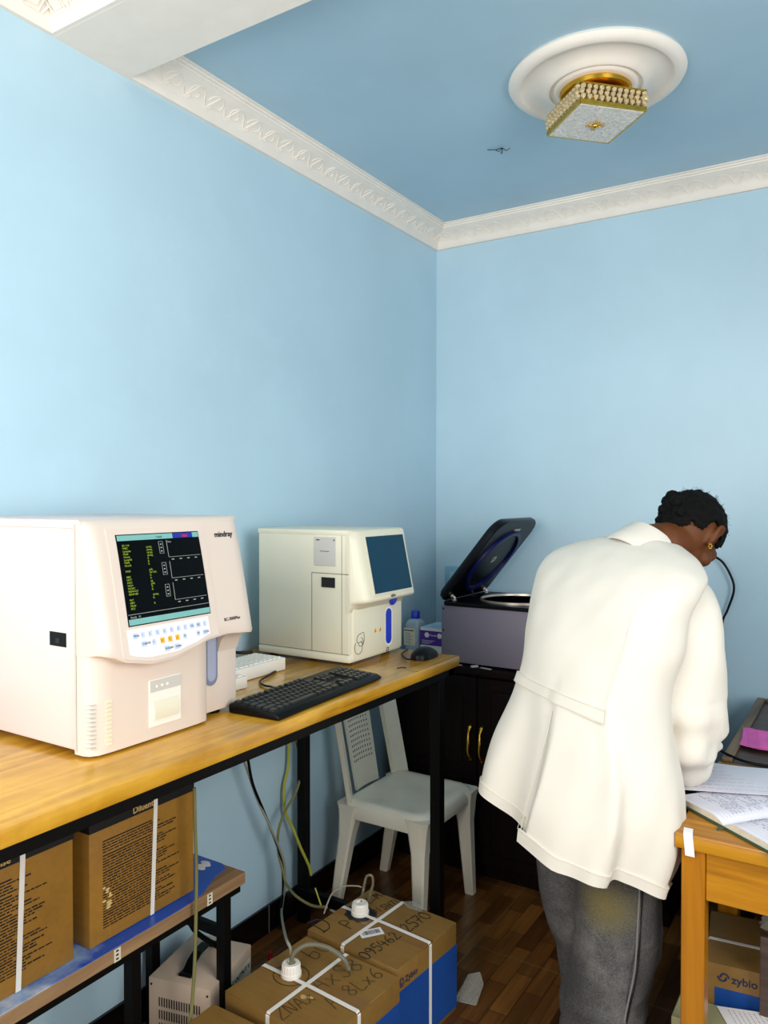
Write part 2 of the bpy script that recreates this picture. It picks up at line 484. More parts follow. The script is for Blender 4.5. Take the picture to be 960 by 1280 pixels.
# ceiling rose
RC = V((1.045, -.938, ZC))
bm = B()
lathe(bm, [(.0, 0), (.252, 0), (.256, -.008), (.25, -.018), (.235, -.026), (.222, -.024), (.215, -.016), (.2, -.0135), (.17, -.018), (.15, -.026), (.142, -.034), (.135, -.036), (.13, -.031), (.122, -.031), (.118, -.036), (.11, -.038), (.1, -.038), (0, -.038)], RC, 64)
obj('ceiling_rose', bm, m_plaster, None, True, 'round white plaster ceiling rose with concentric ridges around the lamp', 'ceiling rose')
lamp = thing('ceiling_lamp', 'square gold ceiling lamp with crystal beads and frosted glass bottom', 'lamp', (RC.x, RC.y, 2.61))
bm = B(); lathe(bm, [(0, 2.712), (.1, 2.712), (.105, 2.706), (.103, 2.696), (.095, 2.69), (.06, 2.688), (.055, 2.66), (0, 2.66)], (RC.x, RC.y, 0), 48); obj('mounting_plate', bm, m_brass, lamp)
R45 = Matrix.Translation((RC.x, RC.y - .0, 0)) @ Matrix.Rotation(PI / 4 + .02, 4, 'Z')
hs = .104
bm = B()
for s in (-1, 1):
    box(bm, -hs, hs, s * hs - .003, s * hs + .003, 2.612, 2.624, M=R45); box(bm, s * hs - .003, s * hs + .003, -hs, hs, 2.612, 2.624, M=R45)
    box(bm, -hs, hs, s * hs - .002, s * hs + .002, 2.668, 2.674, M=R45); box(bm, s * hs - .002, s * hs + .002, -hs, hs, 2.668, 2.674, M=R45)
box(bm, -hs, hs, -hs, hs, 2.67, 2.674, M=R45)
obj('lamp_frame', bm, m_gold, lamp, False)
bm = B(); box(bm, -hs + .004, hs - .004, -hs + .004, hs - .004, 2.611, 2.618, .001, 1, R45); obj('glass_bottom', bm, m_frost, lamp, False)
for k in range(4):
    Q = R45 @ Matrix.Rotation(k * PI / 2, 4, 'Z'); bm = B()
    for i in range(11):
        for j, z in enumerate((2.632, 2.646, 2.66)):
            xx = -hs + .008 + i * (2 * hs - .016) / 10 + (.004 if j == 1 else 0)
            bmesh.ops.create_icosphere(bm, subdivisions=1, radius=.0088, matrix=Q @ Matrix.Translation((xx, hs + .003, z)))
    obj('crystal_bead_row', bm, m_crystal, lamp, False)
bm = B(); c = V((RC.x, RC.y, 2.607))
ball(bm, c, (.009, .009, .007))
fin = obj('finial', bm, m_brass, lamp)
bm = B()
for a in range(4):
    d = V((math.cos(a * PI / 2 + .6), math.sin(a * PI / 2 + .6), 0)); e = V((-d.y, d.x, 0))
    tube(bm, [c, c + d * .012 + e * .006, c + d * .026 + e * .004, c + d * .024 - e * .006, c + d * .01 - e * .003], .0016, 6, 5)
obj('finial_leaf', bm, m_brass, fin)
# loose wire ends in the ceiling
bm = B(); p = V((.621, -.652, ZC))
for dx, dy, dz in ((-.05, -.02, -.004), (.03, .0, -.012), (.008, -.02, -.02), (-.012, .012, -.016), (-.02, -.014, -.012)):
    tube(bm, [p, p + V((dx * .5, dy * .5, dz)), p + V((dx, dy, dz * .6))], .0012, 5, 4)
obj('loose_wire', bm, m_blackpl, None, True, 'thin dark wire ends poking out of the blue ceiling', 'wire')

# ================================================================== WORK BENCH
BX, BY0, BY1, BZ = .655, -3.3, -1.05, 1.0
bench = thing('workbench', 'long golden varnished plywood workbench on a black steel frame', 'workbench', (.35, -2.1, 0))
bm = B(); box(bm, .012, BX, BY0, BY1, BZ - .032, BZ, .003); obj('bench_top', bm, m_bench, bench)
bm = B(); box(bm, BX - .04, BX - .012, BY0, BY1 - .01, BZ - .058, BZ - .0325); box(bm, .02, .05, BY0, BY1 - .01, BZ - .058, BZ - .0325)
box(bm, .02, BX - .012, BY1 - .05, BY1 - .012, BZ - .058, BZ - .0325)
obj('frame_rail', bm, m_black, bench, False)
for x, y, w in ((BX - .03, -1.143, .017), (.062, -1.092, .017), (BX - .03, -3.2, .017), (.062, -3.2, .017)):
    bm = B(); box(bm, x - w, x + w, y - w, y + w, 0, BZ - .033, .002, 1); obj('leg', bm, m_black, bench, False)
bm = B(); box(bm, .075, BX - .04, -1.132, -1.108, .1, .135, .002, 1); obj('crossbar', bm, m_black, bench, False)
bm = B(); box(bm, .62, .6545, -1.32, -1.3165, .9995, 1.0002); obj('board_joint', bm, m_blk, bench, False)
bm = B(); tube(bm, [(.585, -1.315, 1.0008), (.588, -1.3, 1.0012), (.6, -1.292, 1.001), (.603, -1.302, 1.0008)], .0012, 5, 4)
obj('pen_mark', bm, m_blk, bench)

# ================================================================== LEFT ANALYZER
A1 = thing('hematology_analyzer', 'large pinkish-white blood analyzer with lit screen showing results, at the left of the bench', 'medical analyzer', (.28, -2.1, 1.0))
ay0, ay1 = -2.313, -1.888
bm = B(); box(bm, .055, .476, ay0, ay1, 1.012, 1.446, .006); body = obj('housing', bm, m_anz, A1)
bm = B(); box(bm, .05, .47, ay0 - .003, ay1 + .003, 1.44, 1.4575, .004); obj('top_cover', bm, m_anz, A1)
for x, y in ((.1, ay0 + .05), (.1, ay1 - .05), (.44, ay0 + .05), (.46, ay1 - .05)):
    bm = B(); lathe(bm, [(0, 1.0005), (.016, 1.0005), (.018, 1.0125), (0, 1.0125)], (x, y, 0), 16); obj('foot', bm, m_blackpl, A1)
# fascia: curved front with wavy lower edge
wave = [(-2.313, 1.203), (-2.29, 1.197), (-2.251, 1.18), (-2.192, 1.169), (-2.139, 1.17), (-2.084, 1.18), (-2.033, 1.193), (-1.976, 1.197), (-1.93, 1.193), (-1.888, 1.188)]
def zb(y):
    for (a, za), (b, zc) in zip(wave, wave[1:]):
        if a <= y <= b: 
            t = (y - a) / (b - a); t = t * t * (3 - 2 * t) * .5 + t * .5; return za + (zc - za) * t
    return wave[-1][1]
def xf(z):       # depth of the fascia's front skin at height z
    t = (1.445 - z) / (1.445 - 1.18)
    return .494 + .058 * t ** .85 if t > 0 else .494
bm = B(); rings = []
NY = 44
for i in range(NY + 1):
    y = ay0 + (ay1 - ay0) * i / NY; e = min(i, NY - i); sh = (.012, .005, .0015)[e] if e < 3 else 0
    z0 = zb(y); r = [V((.468, y, 1.4575)), V((.48, y, 1.457)), V((.488, y, 1.452))]
    for k in range(13):
        z = 1.445 + (z0 + .006 - 1.445) * k / 12
        r.append(V((xf(z) - sh, y, z)))
    r += [V((xf(z0) - .003 - sh, y, z0)), V((.51, y, z0 - .004)), V((.47, y, z0 - .006))]
    rings.append(r)
loft(bm, rings); fas = obj('front_fascia', bm, m_anf, A1, ang=50)
# lower body: projecting left block, set-back right pillar
bm = B(); rings = []
prof = [(.465, ay0 + .001), (.49, ay0 + .001), (.503, ay0 + .006), (.512, ay0 + .02), (.515, ay0 + .05), (.5165, -2.14), (.5165, -2.04), (.514, -2.015), (.507, -2.005), (.497, -2.0), (.465, -2.0)]
loft(bm, [[V((x, y, z)) for x, y in prof] for z in (1.006, 1.02, 1.1, 1.222)])
low = obj('lower_panel', bm, m_anf, A1)
bm = B(); box(bm, .465, .487, -2.0, ay1 + .001, 1.01, 1.195, .004); obj('right_pillar', bm, m_anf, A1)
# little lip curving from pillar to fascia
bm = B(); loft(bm, [[V((.47, y, 1.205)), V((.54, y, 1.196)), V((.515, y, 1.188)), V((.498, y, 1.172)), V((.488, y, 1.145)), V((.47, y, 1.14))] for y in (-1.95, -1.9, ay1 + .001)])
obj('pillar_fillet', bm, m_anf, A1)
# sample recess (stadium slot)
def stadium(yc, z0, z1, r, x, n=10):
    p = []
    for i in range(n + 1): a = PI + PI * i / n; p.append(V((x, yc + r * math.cos(a), z0 + r + r * math.sin(a))))
    for i in range(n + 1): a = PI * i / n; p.append(V((x, yc + r * math.cos(a), z1 - r + r * math.sin(a))))
    return p
bm = B(); prism(bm, stadium(-1.972, 1.072, 1.21, .0195, .484), (.006, 0, 0)); rec = obj('sample_recess', bm, m_slotd, A1, False)
bm = B(); prism(bm, stadium(-1.972, 1.082, 1.21, .013, .4895), (.0014, 0, 0)); obj('recess_liner', bm, m_slot, rec, False)
# inclined basis on fascia
def on_f(y, z, off=.0012):
    s = (xf(z + .002) - xf(z - .002)) / .004; n = V((1, 0, -s)).normalized()
    return V((xf(z), y, z)) + n * off
TILT = (on_f(-2.1, 1.40, 0) - on_f(-2.1, 1.25, 0)).normalized()
NRM = Y.cross(TILT); 
# raised bezel and screen
def patch(bm, y0, y1, z0, z1, off, n=8, thick=.002, zfun=None):
    rings = []
    for i in range(n + 1):
        z = z0 + (z1 - z0) * i / n
        rings.append([on_f(y0, z, off), on_f(y1, z, off), on_f(y1, z, off - thick), on_f(y0, z, off - thick)])
    loft(bm, rings)
bm = B(); rings = []
for i in range(21):
    y = -2.265 + .257 * i / 20; zl = zb(y) + .006
    rings.append([on_f(y, 1.437, -.002)] + [on_f(y, 1.437 + (zl - 1.437) * k / 8, .0013) for k in range(9)] + [on_f(y, zl, -.002)])
loft(bm, rings); obj('bezel', bm, m_anf, fas)
sy0, sy1, sz0, sz1 = -2.243, -2.027, 1.25, 1.424
bm = B(); patch(bm, sy0 - .002, sy1 + .002, sz0 - .002, sz1 + .002, .0022, 8); scr = obj('screen', bm, m_screen, A1, False, 'dark screen listing green results beside small graphs')
def scr_rect(name, m, y0, y1, z0, z1, off=.003):
    bm = B(); patch(bm, y0, y1, z0, z1, off, 4, .0004); return obj(name, bm, m, scr, False)
sh = sz1 - sz0; sw = sy1 - sy0
S = lambda a, b: (sy0 + a * sw, sz1 - b * sh)
scr_rect('title_bar', m_teal, sy0, S(.66, 0)[0], S(0, .06)[1], sz1)
scr_rect('status_bar', m_bluebar, S(.66, 0)[0], S(.92, 0)[0], S(0, .06)[1], sz1)
scr_rect('status_mark', m_red, S(.78, 0)[0], S(.85, 0)[0], S(0, .05)[1], S(0, .025)[1], .0034)
scr_rect('clock_field', m_teal, S(.92, 0)[0], sy1, S(0, .06)[1], sz1)
scr_rect('bottom_bar', m_teal, sy0, sy1, sz0, S(0, .935)[1]); scr_rect('rule_line', m_whitetxt, sy0, sy1, S(0, .885)[1], S(0, .88)[1])
names = ['ID: 110', 'WBC', 'Lymph#', 'Mid#', 'Gran#', 'Lymph%', 'Mid%', 'Gran%', '', 'HGB', '', 'RBC', 'HCT', 'MCV', 'MCH', 'MCHC', 'RDW-CV', 'RDW-SD', '', 'PLT', 'MPV', 'PDW', 'PCT']
vals = ['', '10^9/L', '10^9/L', '10^9/L', '10^9/L', '%', '%', '%', '', 'g/dL', '10^12/L', '%', 'fL', 'pg', 'g/dL', '%', 'fL', '', '10^9/L', 'fL', '', '%']
up_ = lambda p: TILT
text('\n'.join(names), .0053, on_f(*S(.04, .125), off=.0034), Y, TILT, m_greentxt, scr, 'result_names', .0001, 0, 1.1, sl=1.08)
text('\n'.join(vals), .0053, on_f(*S(.31, .125), off=.0034), Y, TILT, m_greentxt, scr, 'result_units', .0001, 0, 1.1, sl=1.08)
text('Time', .006, on_f(*S(.57, .11), off=.0034), Y, TILT, m_whitetxt, scr, 'time_text', .0001)
text('Count', .006, on_f(*S(.45, .045), off=.0034), Y, TILT, m_blk, scr, 'title_text', .0001)
text('Ready   01', .006, on_f(*S(.02, .925), off=.0034), Y, TILT, m_whitetxt, scr, 'status_text', .0001)
bm = B()
for b0 in (.08, .33, .585):
    base = b0 + .2
    for p, q in (((.57, b0), (.57, base)), ((.57, base), (.98, base - .0))):
        tube(bm, [on_f(*S(*p), off=.0034), on_f(*S(*q), off=.0034)], .0005, 4, 1)
    for a, b in (((.47, b0 + .01), (.52, b0 + .01)), ((.52, b0 + .01), (.52, b0 + .15)), ((.52, b0 + .15), (.47, b0 + .15)), ((.47, b0 + .15), (.47, b0 + .01))):
        tube(bm, [on_f(*S(*a), off=.0034), on_f(*S(*b), off=.0034)], .0004, 4, 1)
    for k in range(3): quad(bm, on_f(*S(.485, b0 + .05 + k * .04), off=.0036), Y, TILT, .004, .0025)
    for k in range(4): quad(bm, on_f(*S(.6 + k * .1, base + .035), off=.0036), Y, TILT, .007, .002)
obj('graph_axes', bm, m_whitetxt, scr, False)
# keypad
bm = B(); rings = []
for i in range(17):
    y = -2.25 + .216 * i / 16; t = (y + 2.142) / .108
    zt = 1.2425; zl = max(zb(y) + .013, 1.184 + (.012 if y < -2.24 else 0))
    rings.append([on_f(y, zl, .0018), on_f(y, zt, .0018), on_f(y, zt, .0008), on_f(y, zl, .0008)])
loft(bm, rings); pad = obj('keypad_panel', bm, m_keypad, A1, False)
kw = .0105
def key(y, z, w, m, lab):
    bm = B(); c = on_f(y, z, .0018); n = NRM * .0006
    rings = [[c + Y * (sx * w / 2) + TILT * (sz * .0055) + n * q for sx, sz in ((-1, -1), (1, -1), (1, 1), (-1, 1))] for q in (0, 1)]
    loft(bm, rings); o = obj('key', bm, m, pad, False)
    if lab: text(lab, .0062, c - Y * (w * .3) - TILT * .002 + n * 1.4, Y, TILT, m_ink, o, 'key_legend', .0001, 0, .8)
row1 = ['MENU', '1', '2', '3', '4', '5', '6', '7', 'DEL', 'ESC', '?']
for i, s in enumerate(row1): key(-2.233 + i * .0186, 1.229 + .0009 * i * 0, .0125 if len(s) > 2 else .0095, m_keyblue, s)
row2 = [('STARTUP', -2.214, m_keyblue, .0145), ('9', -2.189, m_keyblue, .0095), ('8', -2.167, m_orange, .0105), ('4', -2.147, m_orange, .0105), ('6', -2.127, m_orange, .0105), ('PU', -2.107, m_keyblue, .0095), ('', -2.088, m_paper, .009), ('PD', -2.069, m_keyblue, .0095), ('ENTER', -2.049, m_keyblue, .0135)]
for s, y, m, w in row2: key(y, 1.2115, w, m, s)
key(-2.158, 1.194, .0145, m_keyblue, 'REAGENT'); key(-2.131, 1.194, .0145, m_keyblue, 'DRAIN')
# printer window
bm = B(); box(bm, .5155, .5185, -2.176, -2.09, 1.03, 1.127, .001, 1); pr = obj('printer', bm, m_white, A1, False)
bm = B(); box(bm, .5175, .5195, -2.174, -2.092, 1.102, 1.1255); pp = obj('indicator_panel', bm, m_lgrey, pr, False)
for k in range(3):
    bm = B(); box(bm, .5192, .5203, -2.16 + k * .014, -2.1545 + k * .014, 1.11, 1.1155, .001, 1); obj('indicator_light', bm, m_white, pp, False)
bm = B(); rings = []
for i in range(9):
    a = -.4 + i * (PI - .2) / 8 * .55; x = .512 + .012 * math.cos(a * 1.2); z = 1.045 + i * .0062
    rings.append([V((x, -2.166, z)), V((x, -2.1, z)), V((.513, -2.1, z)), V((.513, -2.166, z))])
loft(bm, rings); obj('paper_door', bm, m_ivory, pr)
# vent ribs, side socket, logos
bm = B()
for k in range(11): box(bm, .5135, .5165, -2.2785, -2.266, 1.022 + k * .0082, 1.0245 + k * .0082)
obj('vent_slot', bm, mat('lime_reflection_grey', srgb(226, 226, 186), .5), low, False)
bm = B()
for k in range(11): box(bm, .494, .5125, ay0 - .001 + .003, ay0 + .0135, 1.022 + k * .0082, 1.024 + k * .0082)
obj('vent_groove', bm, m_lgrey, low, False)
bm = B(); box(bm, .392, .443, ay0 - .0012, ay0 + .002, 1.21, 1.2375); so = obj('power_socket', bm, m_blackpl, A1, False)
bm = B(); box(bm, .412, .424, ay0 - .002, ay0, 1.216, 1.226); obj('socket_hole', bm, m_blk, so, False)
bm = B(); box(bm, .4705, .4725, ay0 - .0035, ay0 - .0005, 1.012, 1.45); obj('seam_line', bm, m_lgrey, A1, False)
text('mindray', .0175, on_f(-1.975, 1.411, .0008), Y, TILT, m_blk, A1, 'brand_lettering', .0002, .0004)
text('BC-3000Plus', .0098, on_f(-1.986, 1.2255, .0008), Y, TILT, m_blk, A1, 'model_lettering', .0002, .0001)

# ================================================================== SMALL ANALYZER
A2 = thing('hematology_analyzer', 'smaller ivory blood analyzer with blank blue screen, near the bench end', 'medical analyzer', (.29, -1.22, 1.0))
zy0, zy1 = -1.37, -1.078
bm = B(); box(bm, .1, .452, zy0, zy1, 1.03, 1.392, .005); obj('housing', bm, m_ivory, A2)
bm = B(); box(bm, .098, .4545, zy0 - .0015, zy1 + .0015, 1.008, 1.0335, .007); obj('base', bm, m_ivory, A2)
bm = B(); box(bm, .098, .45, zy0 - .0015, zy1 + .0015, 1.386, 1.403, .004); obj('top_cover', bm, m_ivory, A2)
for x in (.13, .42):
    for y in (zy0 + .04, zy1 - .04):
        bm = B(); lathe(bm, [(0, 1.0005), (.014, 1.0005), (.016, 1.009), (0, 1.009)], (x, y, 0), 16); obj('foot', bm, m_blackpl, A2)
# monitor hood: side profile swept, soft left shoulder
hood = [(.44, 1.403), (.456, 1.402), (.464, 1.396), (.47, 1.37), (.506, 1.2), (.507, 1.193), (.5, 1.187), (.48, 1.183), (.463, 1.175), (.456, 1.16), (.44, 1.155)]
bm = B(); rings = []
for i, (y, k) in enumerate(((zy0 - .0008, .12), (zy0 + .006, .3), (zy0 + .016, .62), (zy0 + .03, .9), (zy0 + .042, 1), (zy1 - .008, 1), (zy1 - .002, .97), (zy1 + .001, .9))):
    rings.append([V((.452 + (x - .452) * k if x > .452 else x, y, z)) for x, z in hood])
loft(bm, rings); hd = obj('monitor_hood', bm, m_ivory, A2, ang=60)
slope = (.506 - .47) / (1.37 - 1.2)
Z2 = lambda y, z, off: V((.47 + (1.37 - z) * slope, y, z)) + V((1, 0, slope)).normalized() * off
T2 = (Z2(0, 1.37, 0) - Z2(0, 1.2, 0)).normalized()
bm = B(); prism(bm, [Z2(-1.318, 1.386, .001), Z2(-1.094, 1.386, .001), Z2(-1.094, 1.207, .001), Z2(-1.318, 1.207, .001)], V((1, 0, slope)).normalized() * .003)
fr = obj('screen_bezel', bm, m_ivory, A2, False)
bm = B(); prism(bm, [Z2(-1.313, 1.381, .0035), Z2(-1.098, 1.381, .0035), Z2(-1.098, 1.212, .0035), Z2(-1.313, 1.212, .0035)], V((1, 0, slope)).normalized() * .0016)
obj('screen', bm, m_tealscr, fr, False, 'blank dark blue screen')
text('zybio', .0125, Z2(-1.226, 1.1955, .003), Y, T2, m_blk, A2, 'brand_lettering', .0002, .0002)
# lower front panel
bm = B(); box(bm, .444, .458, zy0 + .014, zy1 - .0005, 1.014, 1.17, .004); fp = obj('front_panel', bm, m_ivory, A2)
bm = B(); prism(bm, stadium(-1.158, 1.03, 1.156, .0215, .4565), (.002, 0, 0)); rg = obj('sample_bay_rim', bm, m_white, A2, False)
bm = B(); prism(bm, stadium(-1.161, 1.037, 1.149, .0165, .4575), (.0022, 0, 0)); obj('sample_bay', bm, m_bluepl, rg, False)
bm = B(); prism(bm, [V((.458, -1.166, 1.178)), V((.458, -1.152, 1.158)), V((.458, -1.136, 1.164)), V((.458, -1.118, 1.19)), V((.458, -1.14, 1.196))][::-1], (.014, 0, 0), .003); obj('probe_lever', bm, m_bluepl, A2, False)
for y in (-1.238, -1.21):
    bm = B(); prism(bm, [V((.458, y - .008, 1.083)), V((.458, y + .008, 1.083)), V((.458, y, 1.098))], (.0006, 0, 0)); o = obj('warning_sign', bm, m_orange, fp, False)
    text('!', .011, V((.4588, y - .0018, 1.0845)), Y, Z, m_blk, o, 'warning_mark', .0001, .0006)
text('Z3', .0155, V((.4583, -1.175, 1.0145)), Y, Z, m_blk, A2, 'model_lettering', .0002, .0003)
bm = B(); c0 = V((.4584, -1.328, 1.058))
sw_ = lambda r, a0, a1, c: [c + V((0, r * math.cos(a), r * math.sin(a))) for a in [a0 + (a1 - a0) * i / 14 for i in range(15)]]
tube(bm, sw_(.021, PI * .75, PI * 2.3, c0 + V((0, -.002, -.006))), .0008, 5, 1); tube(bm, sw_(.013, PI * 1.0, PI * 2.5, c0 + V((0, .01, .008))), .0008, 5, 1)
tube(bm, [c0 + V((0, .012, .034)), c0 + V((0, -.004, .03)), c0 + V((0, -.012, .016)), c0 + V((0, -.004, .008)), c0 + V((0, .02, .008))], .0008, 5, 5)
tube(bm, [c0 + V((0, .012, .034)), c0 + V((0, .026, .034)), c0 + V((0, .028, .012)), c0 + V((0, .022, -.002))], .0008, 5, 4)
obj('swirl_emblem', bm, m_blk, fp)
# side details
bm = B(); box(bm, .324, .405, zy0 - .002, zy0 + .001, 1.295, 1.382, .001, 1); pl = obj('rating_plate', bm, m_lgrey, A2, False)
bm = B(); box(bm, .346, .38, zy0 - .0026, zy0, 1.338, 1.3395); box(bm, .332, .345, zy0 - .0026, zy0, 1.371, 1.374); box(bm, .396, .401, zy0 - .0026, zy0, 1.371, 1.3745); obj('plate_print', bm, m_blk, pl, False)
bm = B(); box(bm, .352, .401, zy0 - .0025, zy0 + .001, 1.2305, 1.2605); obj('port_window', bm, m_blk, A2, False)
bm = B(); box(bm, .314, .4505, zy0 - .0008, zy0 + .001, 1.2715, 1.2735); box(bm, .3135, .3148, zy0 - .0008, zy0 + .001, 1.033, 1.2735); box(bm, .4255, .4266, zy0 - .0008, zy0 + .001, 1.033, 1.39); box(bm, .1, .45, zy0 - .0008, zy0 + .001, 1.0335, 1.0348); obj('panel_gap', bm, m_line, A2, False)

# ================================================================== BENCH CLUTTER
KB = Matrix.Translation((.558, -1.692, 1.0)) @ Matrix.Rotation(math.radians(3), 4, 'Z')
kb = thing('keyboard', 'full-size black computer keyboard lying on the bench between the analyzers', 'keyboard', KB.translation, math.radians(3))
bm = B(); prism(bm, [KB @ V((-.07, -.232, .0015)), KB @ V((.074, -.232, .0015)), KB @ V((.076, -.232, .009)), KB @ V((.062, -.232, .016)), KB @ V((-.066, -.232, .024)), KB @ V((-.072, -.232, .018))], KB.to_3x3() @ V((0, .464, 0)), .003)
obj('keyboard_case', bm, m_blackpl, kb)
kx = [-.058 + .02, -.0365 + .004, -.0135, .0055, .0245, .0435]
def kz(x): return .016 + (.062 - x) / .128 * .008
def kkey(x, y, w):
    bm = B(); z = kz(x)
    a = [(x - .008, y - w / 2), (x + .008, y - w / 2), (x + .008, y + w / 2), (x - .008, y + w / 2)]
    loft(bm, [[KB @ V((p, q, kz(p))) for p, q in a], [KB @ V((x + (p - x) * .74, y + (q - y) * (1 - .0042 / w), kz(p) + .0052)) for p, q in a]])
    obj('key', bm, m_keytop, kb, False)
rows = [[(-.217, .016)] + [(-.19 + i * .0187 + (.007 * (i // 4)), .0165) for i in range(12)],
        [(-.216 + i * .0187, .0165) for i in range(13)] + [(.035, .03)],
        [(-.211, .026)] + [(-.188 + i * .0187, .0165) for i in range(12)] + [(.042, .024)],
        [(-.209, .03)] + [(-.183 + i * .0187, .0165) for i in range(11)] + [(.034, .04)],
        [(-.204, .039)] + [(-.174 + i * .0187, .0165) for i in range(10)] + [(.032, .044)],
        [(-.214, .02), (-.191, .02), (-.168, .02), (-.102, .106), (-.034, .02), (-.011, .02), (.012, .02), (.038, .026)]]
XR6 = [-.053, -.03, -.011, .008, .027, .046]
for x, r in zip(XR6, rows):
    for y, w in r: kkey(x, y, w)
for x in (-.03, -.011):
    for k in range(3): kkey(x, .075 + k * .0187, .0165)
for x, y in ((.027, .094), (.046, .075), (.046, .094), (.046, .113)): kkey(x, y, .0165)
for x in XR6[1:]:
    for k in range(4): kkey(x, .147 + k * .0187, .0165)
bm = B(); tube(bm, [KB @ V((-.072, -.05, .012)), (.44, -1.7, 1.006), (.4, -1.69, 1.004), (.36, -1.66, 1.004), (.33, -1.58, 1.004), (.3, -1.5, 1.004)], .0028, 6)
obj('cable', bm, m_blackpl, kb)
ms = thing('computer_mouse', 'black computer mouse at the right end of the bench', 'mouse', (.575, -1.13, 1.0), 0)
bm = B(); rings = []
for i in range(13):
    t = i / 12; y = -1.19 + .118 * t; w = .031 * math.sqrt(max(.02, 1 - (2 * t - 1) ** 4)); h = .005 + .03 * math.sin(PI * min(1, t * .9 + .08)) ** .8
    rings.append([V((.575 + w * math.cos(a), y - .004, 1.0008 + max(0, math.sin(a)) ** .7 * h)) for a in [2 * PI * j / 20 for j in range(20)]])
loft(bm, rings); mb = obj('mouse_shell', bm, m_blackpl, ms)
bm = B(); lathe(bm, [(0, -.003), (.006, -.003), (.006, .003), (0, .003)], seg=14, M=Matrix.Translation((.575, -1.168, 1.0225)) @ Matrix.Rotation(PI / 2, 4, 'Y')); obj('scroll_wheel', bm, m_keytop, ms)
bm = B(); tube(bm, [(.572, -1.192, 1.006), (.55, -1.2, 1.004), (.52, -1.17, 1.003), (.49, -1.13, 1.003), (.47, -1.06, 1.003)], .0022, 6); obj('cable', bm, m_blackpl, ms)
# two ridged white cases behind the big analyzer
def ridged(name, label, x0, x1, y0, y1, h, n):
    t = thing(name, label, 'plastic case', ((x0 + x1) / 2, (y0 + y1) / 2, 1.0), 0)
    bm = B(); box(bm, x0, x1, y0, y1, 1.0006, 1.0 + h, .003); obj('case_body', bm, m_white, t)
    for k in range(n):
        yy = y0 + .006 + (y1 - y0 - .012) * (k + .5) / n; w = (y1 - y0 - .012) / n * .36
        bm = B()
        for q in range(6):
            a = x0 + .008 + (x1 - x0 - .016) * q / 6; box(bm, a, a + (x1 - x0 - .016) / 6 * .84, yy - w, yy + w, 1.0 + h - .001, 1.0 + h + .003, .001, 1)
        obj('ridge', bm, m_white, t, False)
ridged('plastic_case', 'tall white case with ridged top beside the small analyzer', .2, .318, -1.79, -1.5, .036, 14)
ridged('plastic_case', 'low white ridged case, nearest the big analyzer', .3, .372, -1.87, -1.722, .032, 6)

# ================================================================== CABINET, CENTRIFUGE AND WHAT STANDS ON IT
CT = .836
cab = thing('cabinet', 'dark mahogany cabinet with brass door handles under the centrifuge', 'cabinet', (.7, -.26, 0))
cy = -.5
bm = B(); box(bm, .07, 1.175, cy + .02, -.012, .06, .806, .002, 1); box(bm, .08, 1.165, cy + .05, -.02, 0, .06); obj('carcass', bm, m_cab, cab, False)
bm = B(); box(bm, .05, 1.185, cy - .012, -.011, .806, CT, .004); obj('cabinet_top', bm, m_cab, cab)
edges = [.074, .4525, .82, 1.171]
hx = [.4265, .477, None, None]
for k in range(3):
    a, b = edges[k] + .002, edges[k + 1] - .002
    bm = B(); box(bm, a, b, cy, cy + .0195, .075, .798, .002, 1); d = obj('door', bm, m_cab, cab, False)
    for z0, z1 in ((.12, .4), (.45, .75)):
        bm = B(); box(bm, a + .06, b - .06, cy - .006, cy + .001, z0, z1, .005, 2); obj('raised_panel', bm, m_cab, d, False)
    x = b - .018 if k % 2 == 0 else a + .03
    if k == 0: x = .4285
    if k == 1: x = .4775
    bm = B(); z0 = .478
    tube(bm, [(x, cy - .002, z0 + .128), (x, cy - .014, z0 + .122), (x, cy - .026, z0 + .1), (x + .002, cy - .03, z0 + .066), (x - .002, cy - .026, z0 + .032), (x, cy - .014, z0 + .006), (x, cy - .002, z0)], [.008, .0065, .005, .0075, .005, .006, .0075], 10, 6)
    ball(bm, (x, cy - .012, z0 + .124), (.009, .006, .008)); ball(bm, (x, cy - .008, z0), (.008, .006, .01))
    obj('handle', bm, m_brass, d)
bm = B(); bc = V((.095, -.36, CT))
def sq(r, z, n=32, p=5):
    out = []
    for i in range(n):
        a = 2 * PI * i / n; c, s = math.cos(a), math.sin(a); k = r / (abs(c) ** p + abs(s) ** p) ** (1 / p); out.append(bc + V((k * c, k * s, z)))
    return out
bo = thing('plastic_bottle', 'cloudy white square plastic bottle with blue screw cap in the corner', 'bottle', bc)
loft(bm, [sq(.03, .0005), sq(.0355, .003), sq(.036, .02), sq(.036, .118), sq(.034, .13, p=4), sq(.026, .14, p=3), sq(.018, .145, p=2), sq(.016, .16, p=2)]); obj('bottle_body', bm, m_bottle, bo)
bm = B(); lathe(bm, [(0, .147), (.0195, .147), (.0195, .176), (.018, .178), (0, .178)], bc, 28); cp = obj('cap', bm, m_bluepl, bo)
bm = B(); box(bm, bc.x - .0355, bc.x + .02, bc.y - .0372, bc.y - .0362, CT + .035, CT + .108); lb = obj('bottle_label', bm, m_label, bo, False)
bm = B(); box(bm, bc.x - .034, bc.x + .012, bc.y - .0378, bc.y - .0371, CT + .096, CT + .1)
for k in range(7): box(bm, bc.x - .031, bc.x - .031 + random.uniform(.025, .042), bc.y - .0376, bc.y - .0371, CT + .044 + k * .007, CT + .0455 + k * .007)
obj('label_print', bm, m_blk, lb, False)
gb = thing('glove_box', 'purple and white glove box with pale blue top beside the grey centrifuge', 'box', (.2, -.36, CT))
gx0, gx1, gy0, gy1 = .142, .262, -.4, -.28
bm = B(); box(bm, gx0, gx1, gy0, gy1, CT + .0005, CT + .118, .001, 1); gbo = obj('box_body', bm, m_white, gb, False)
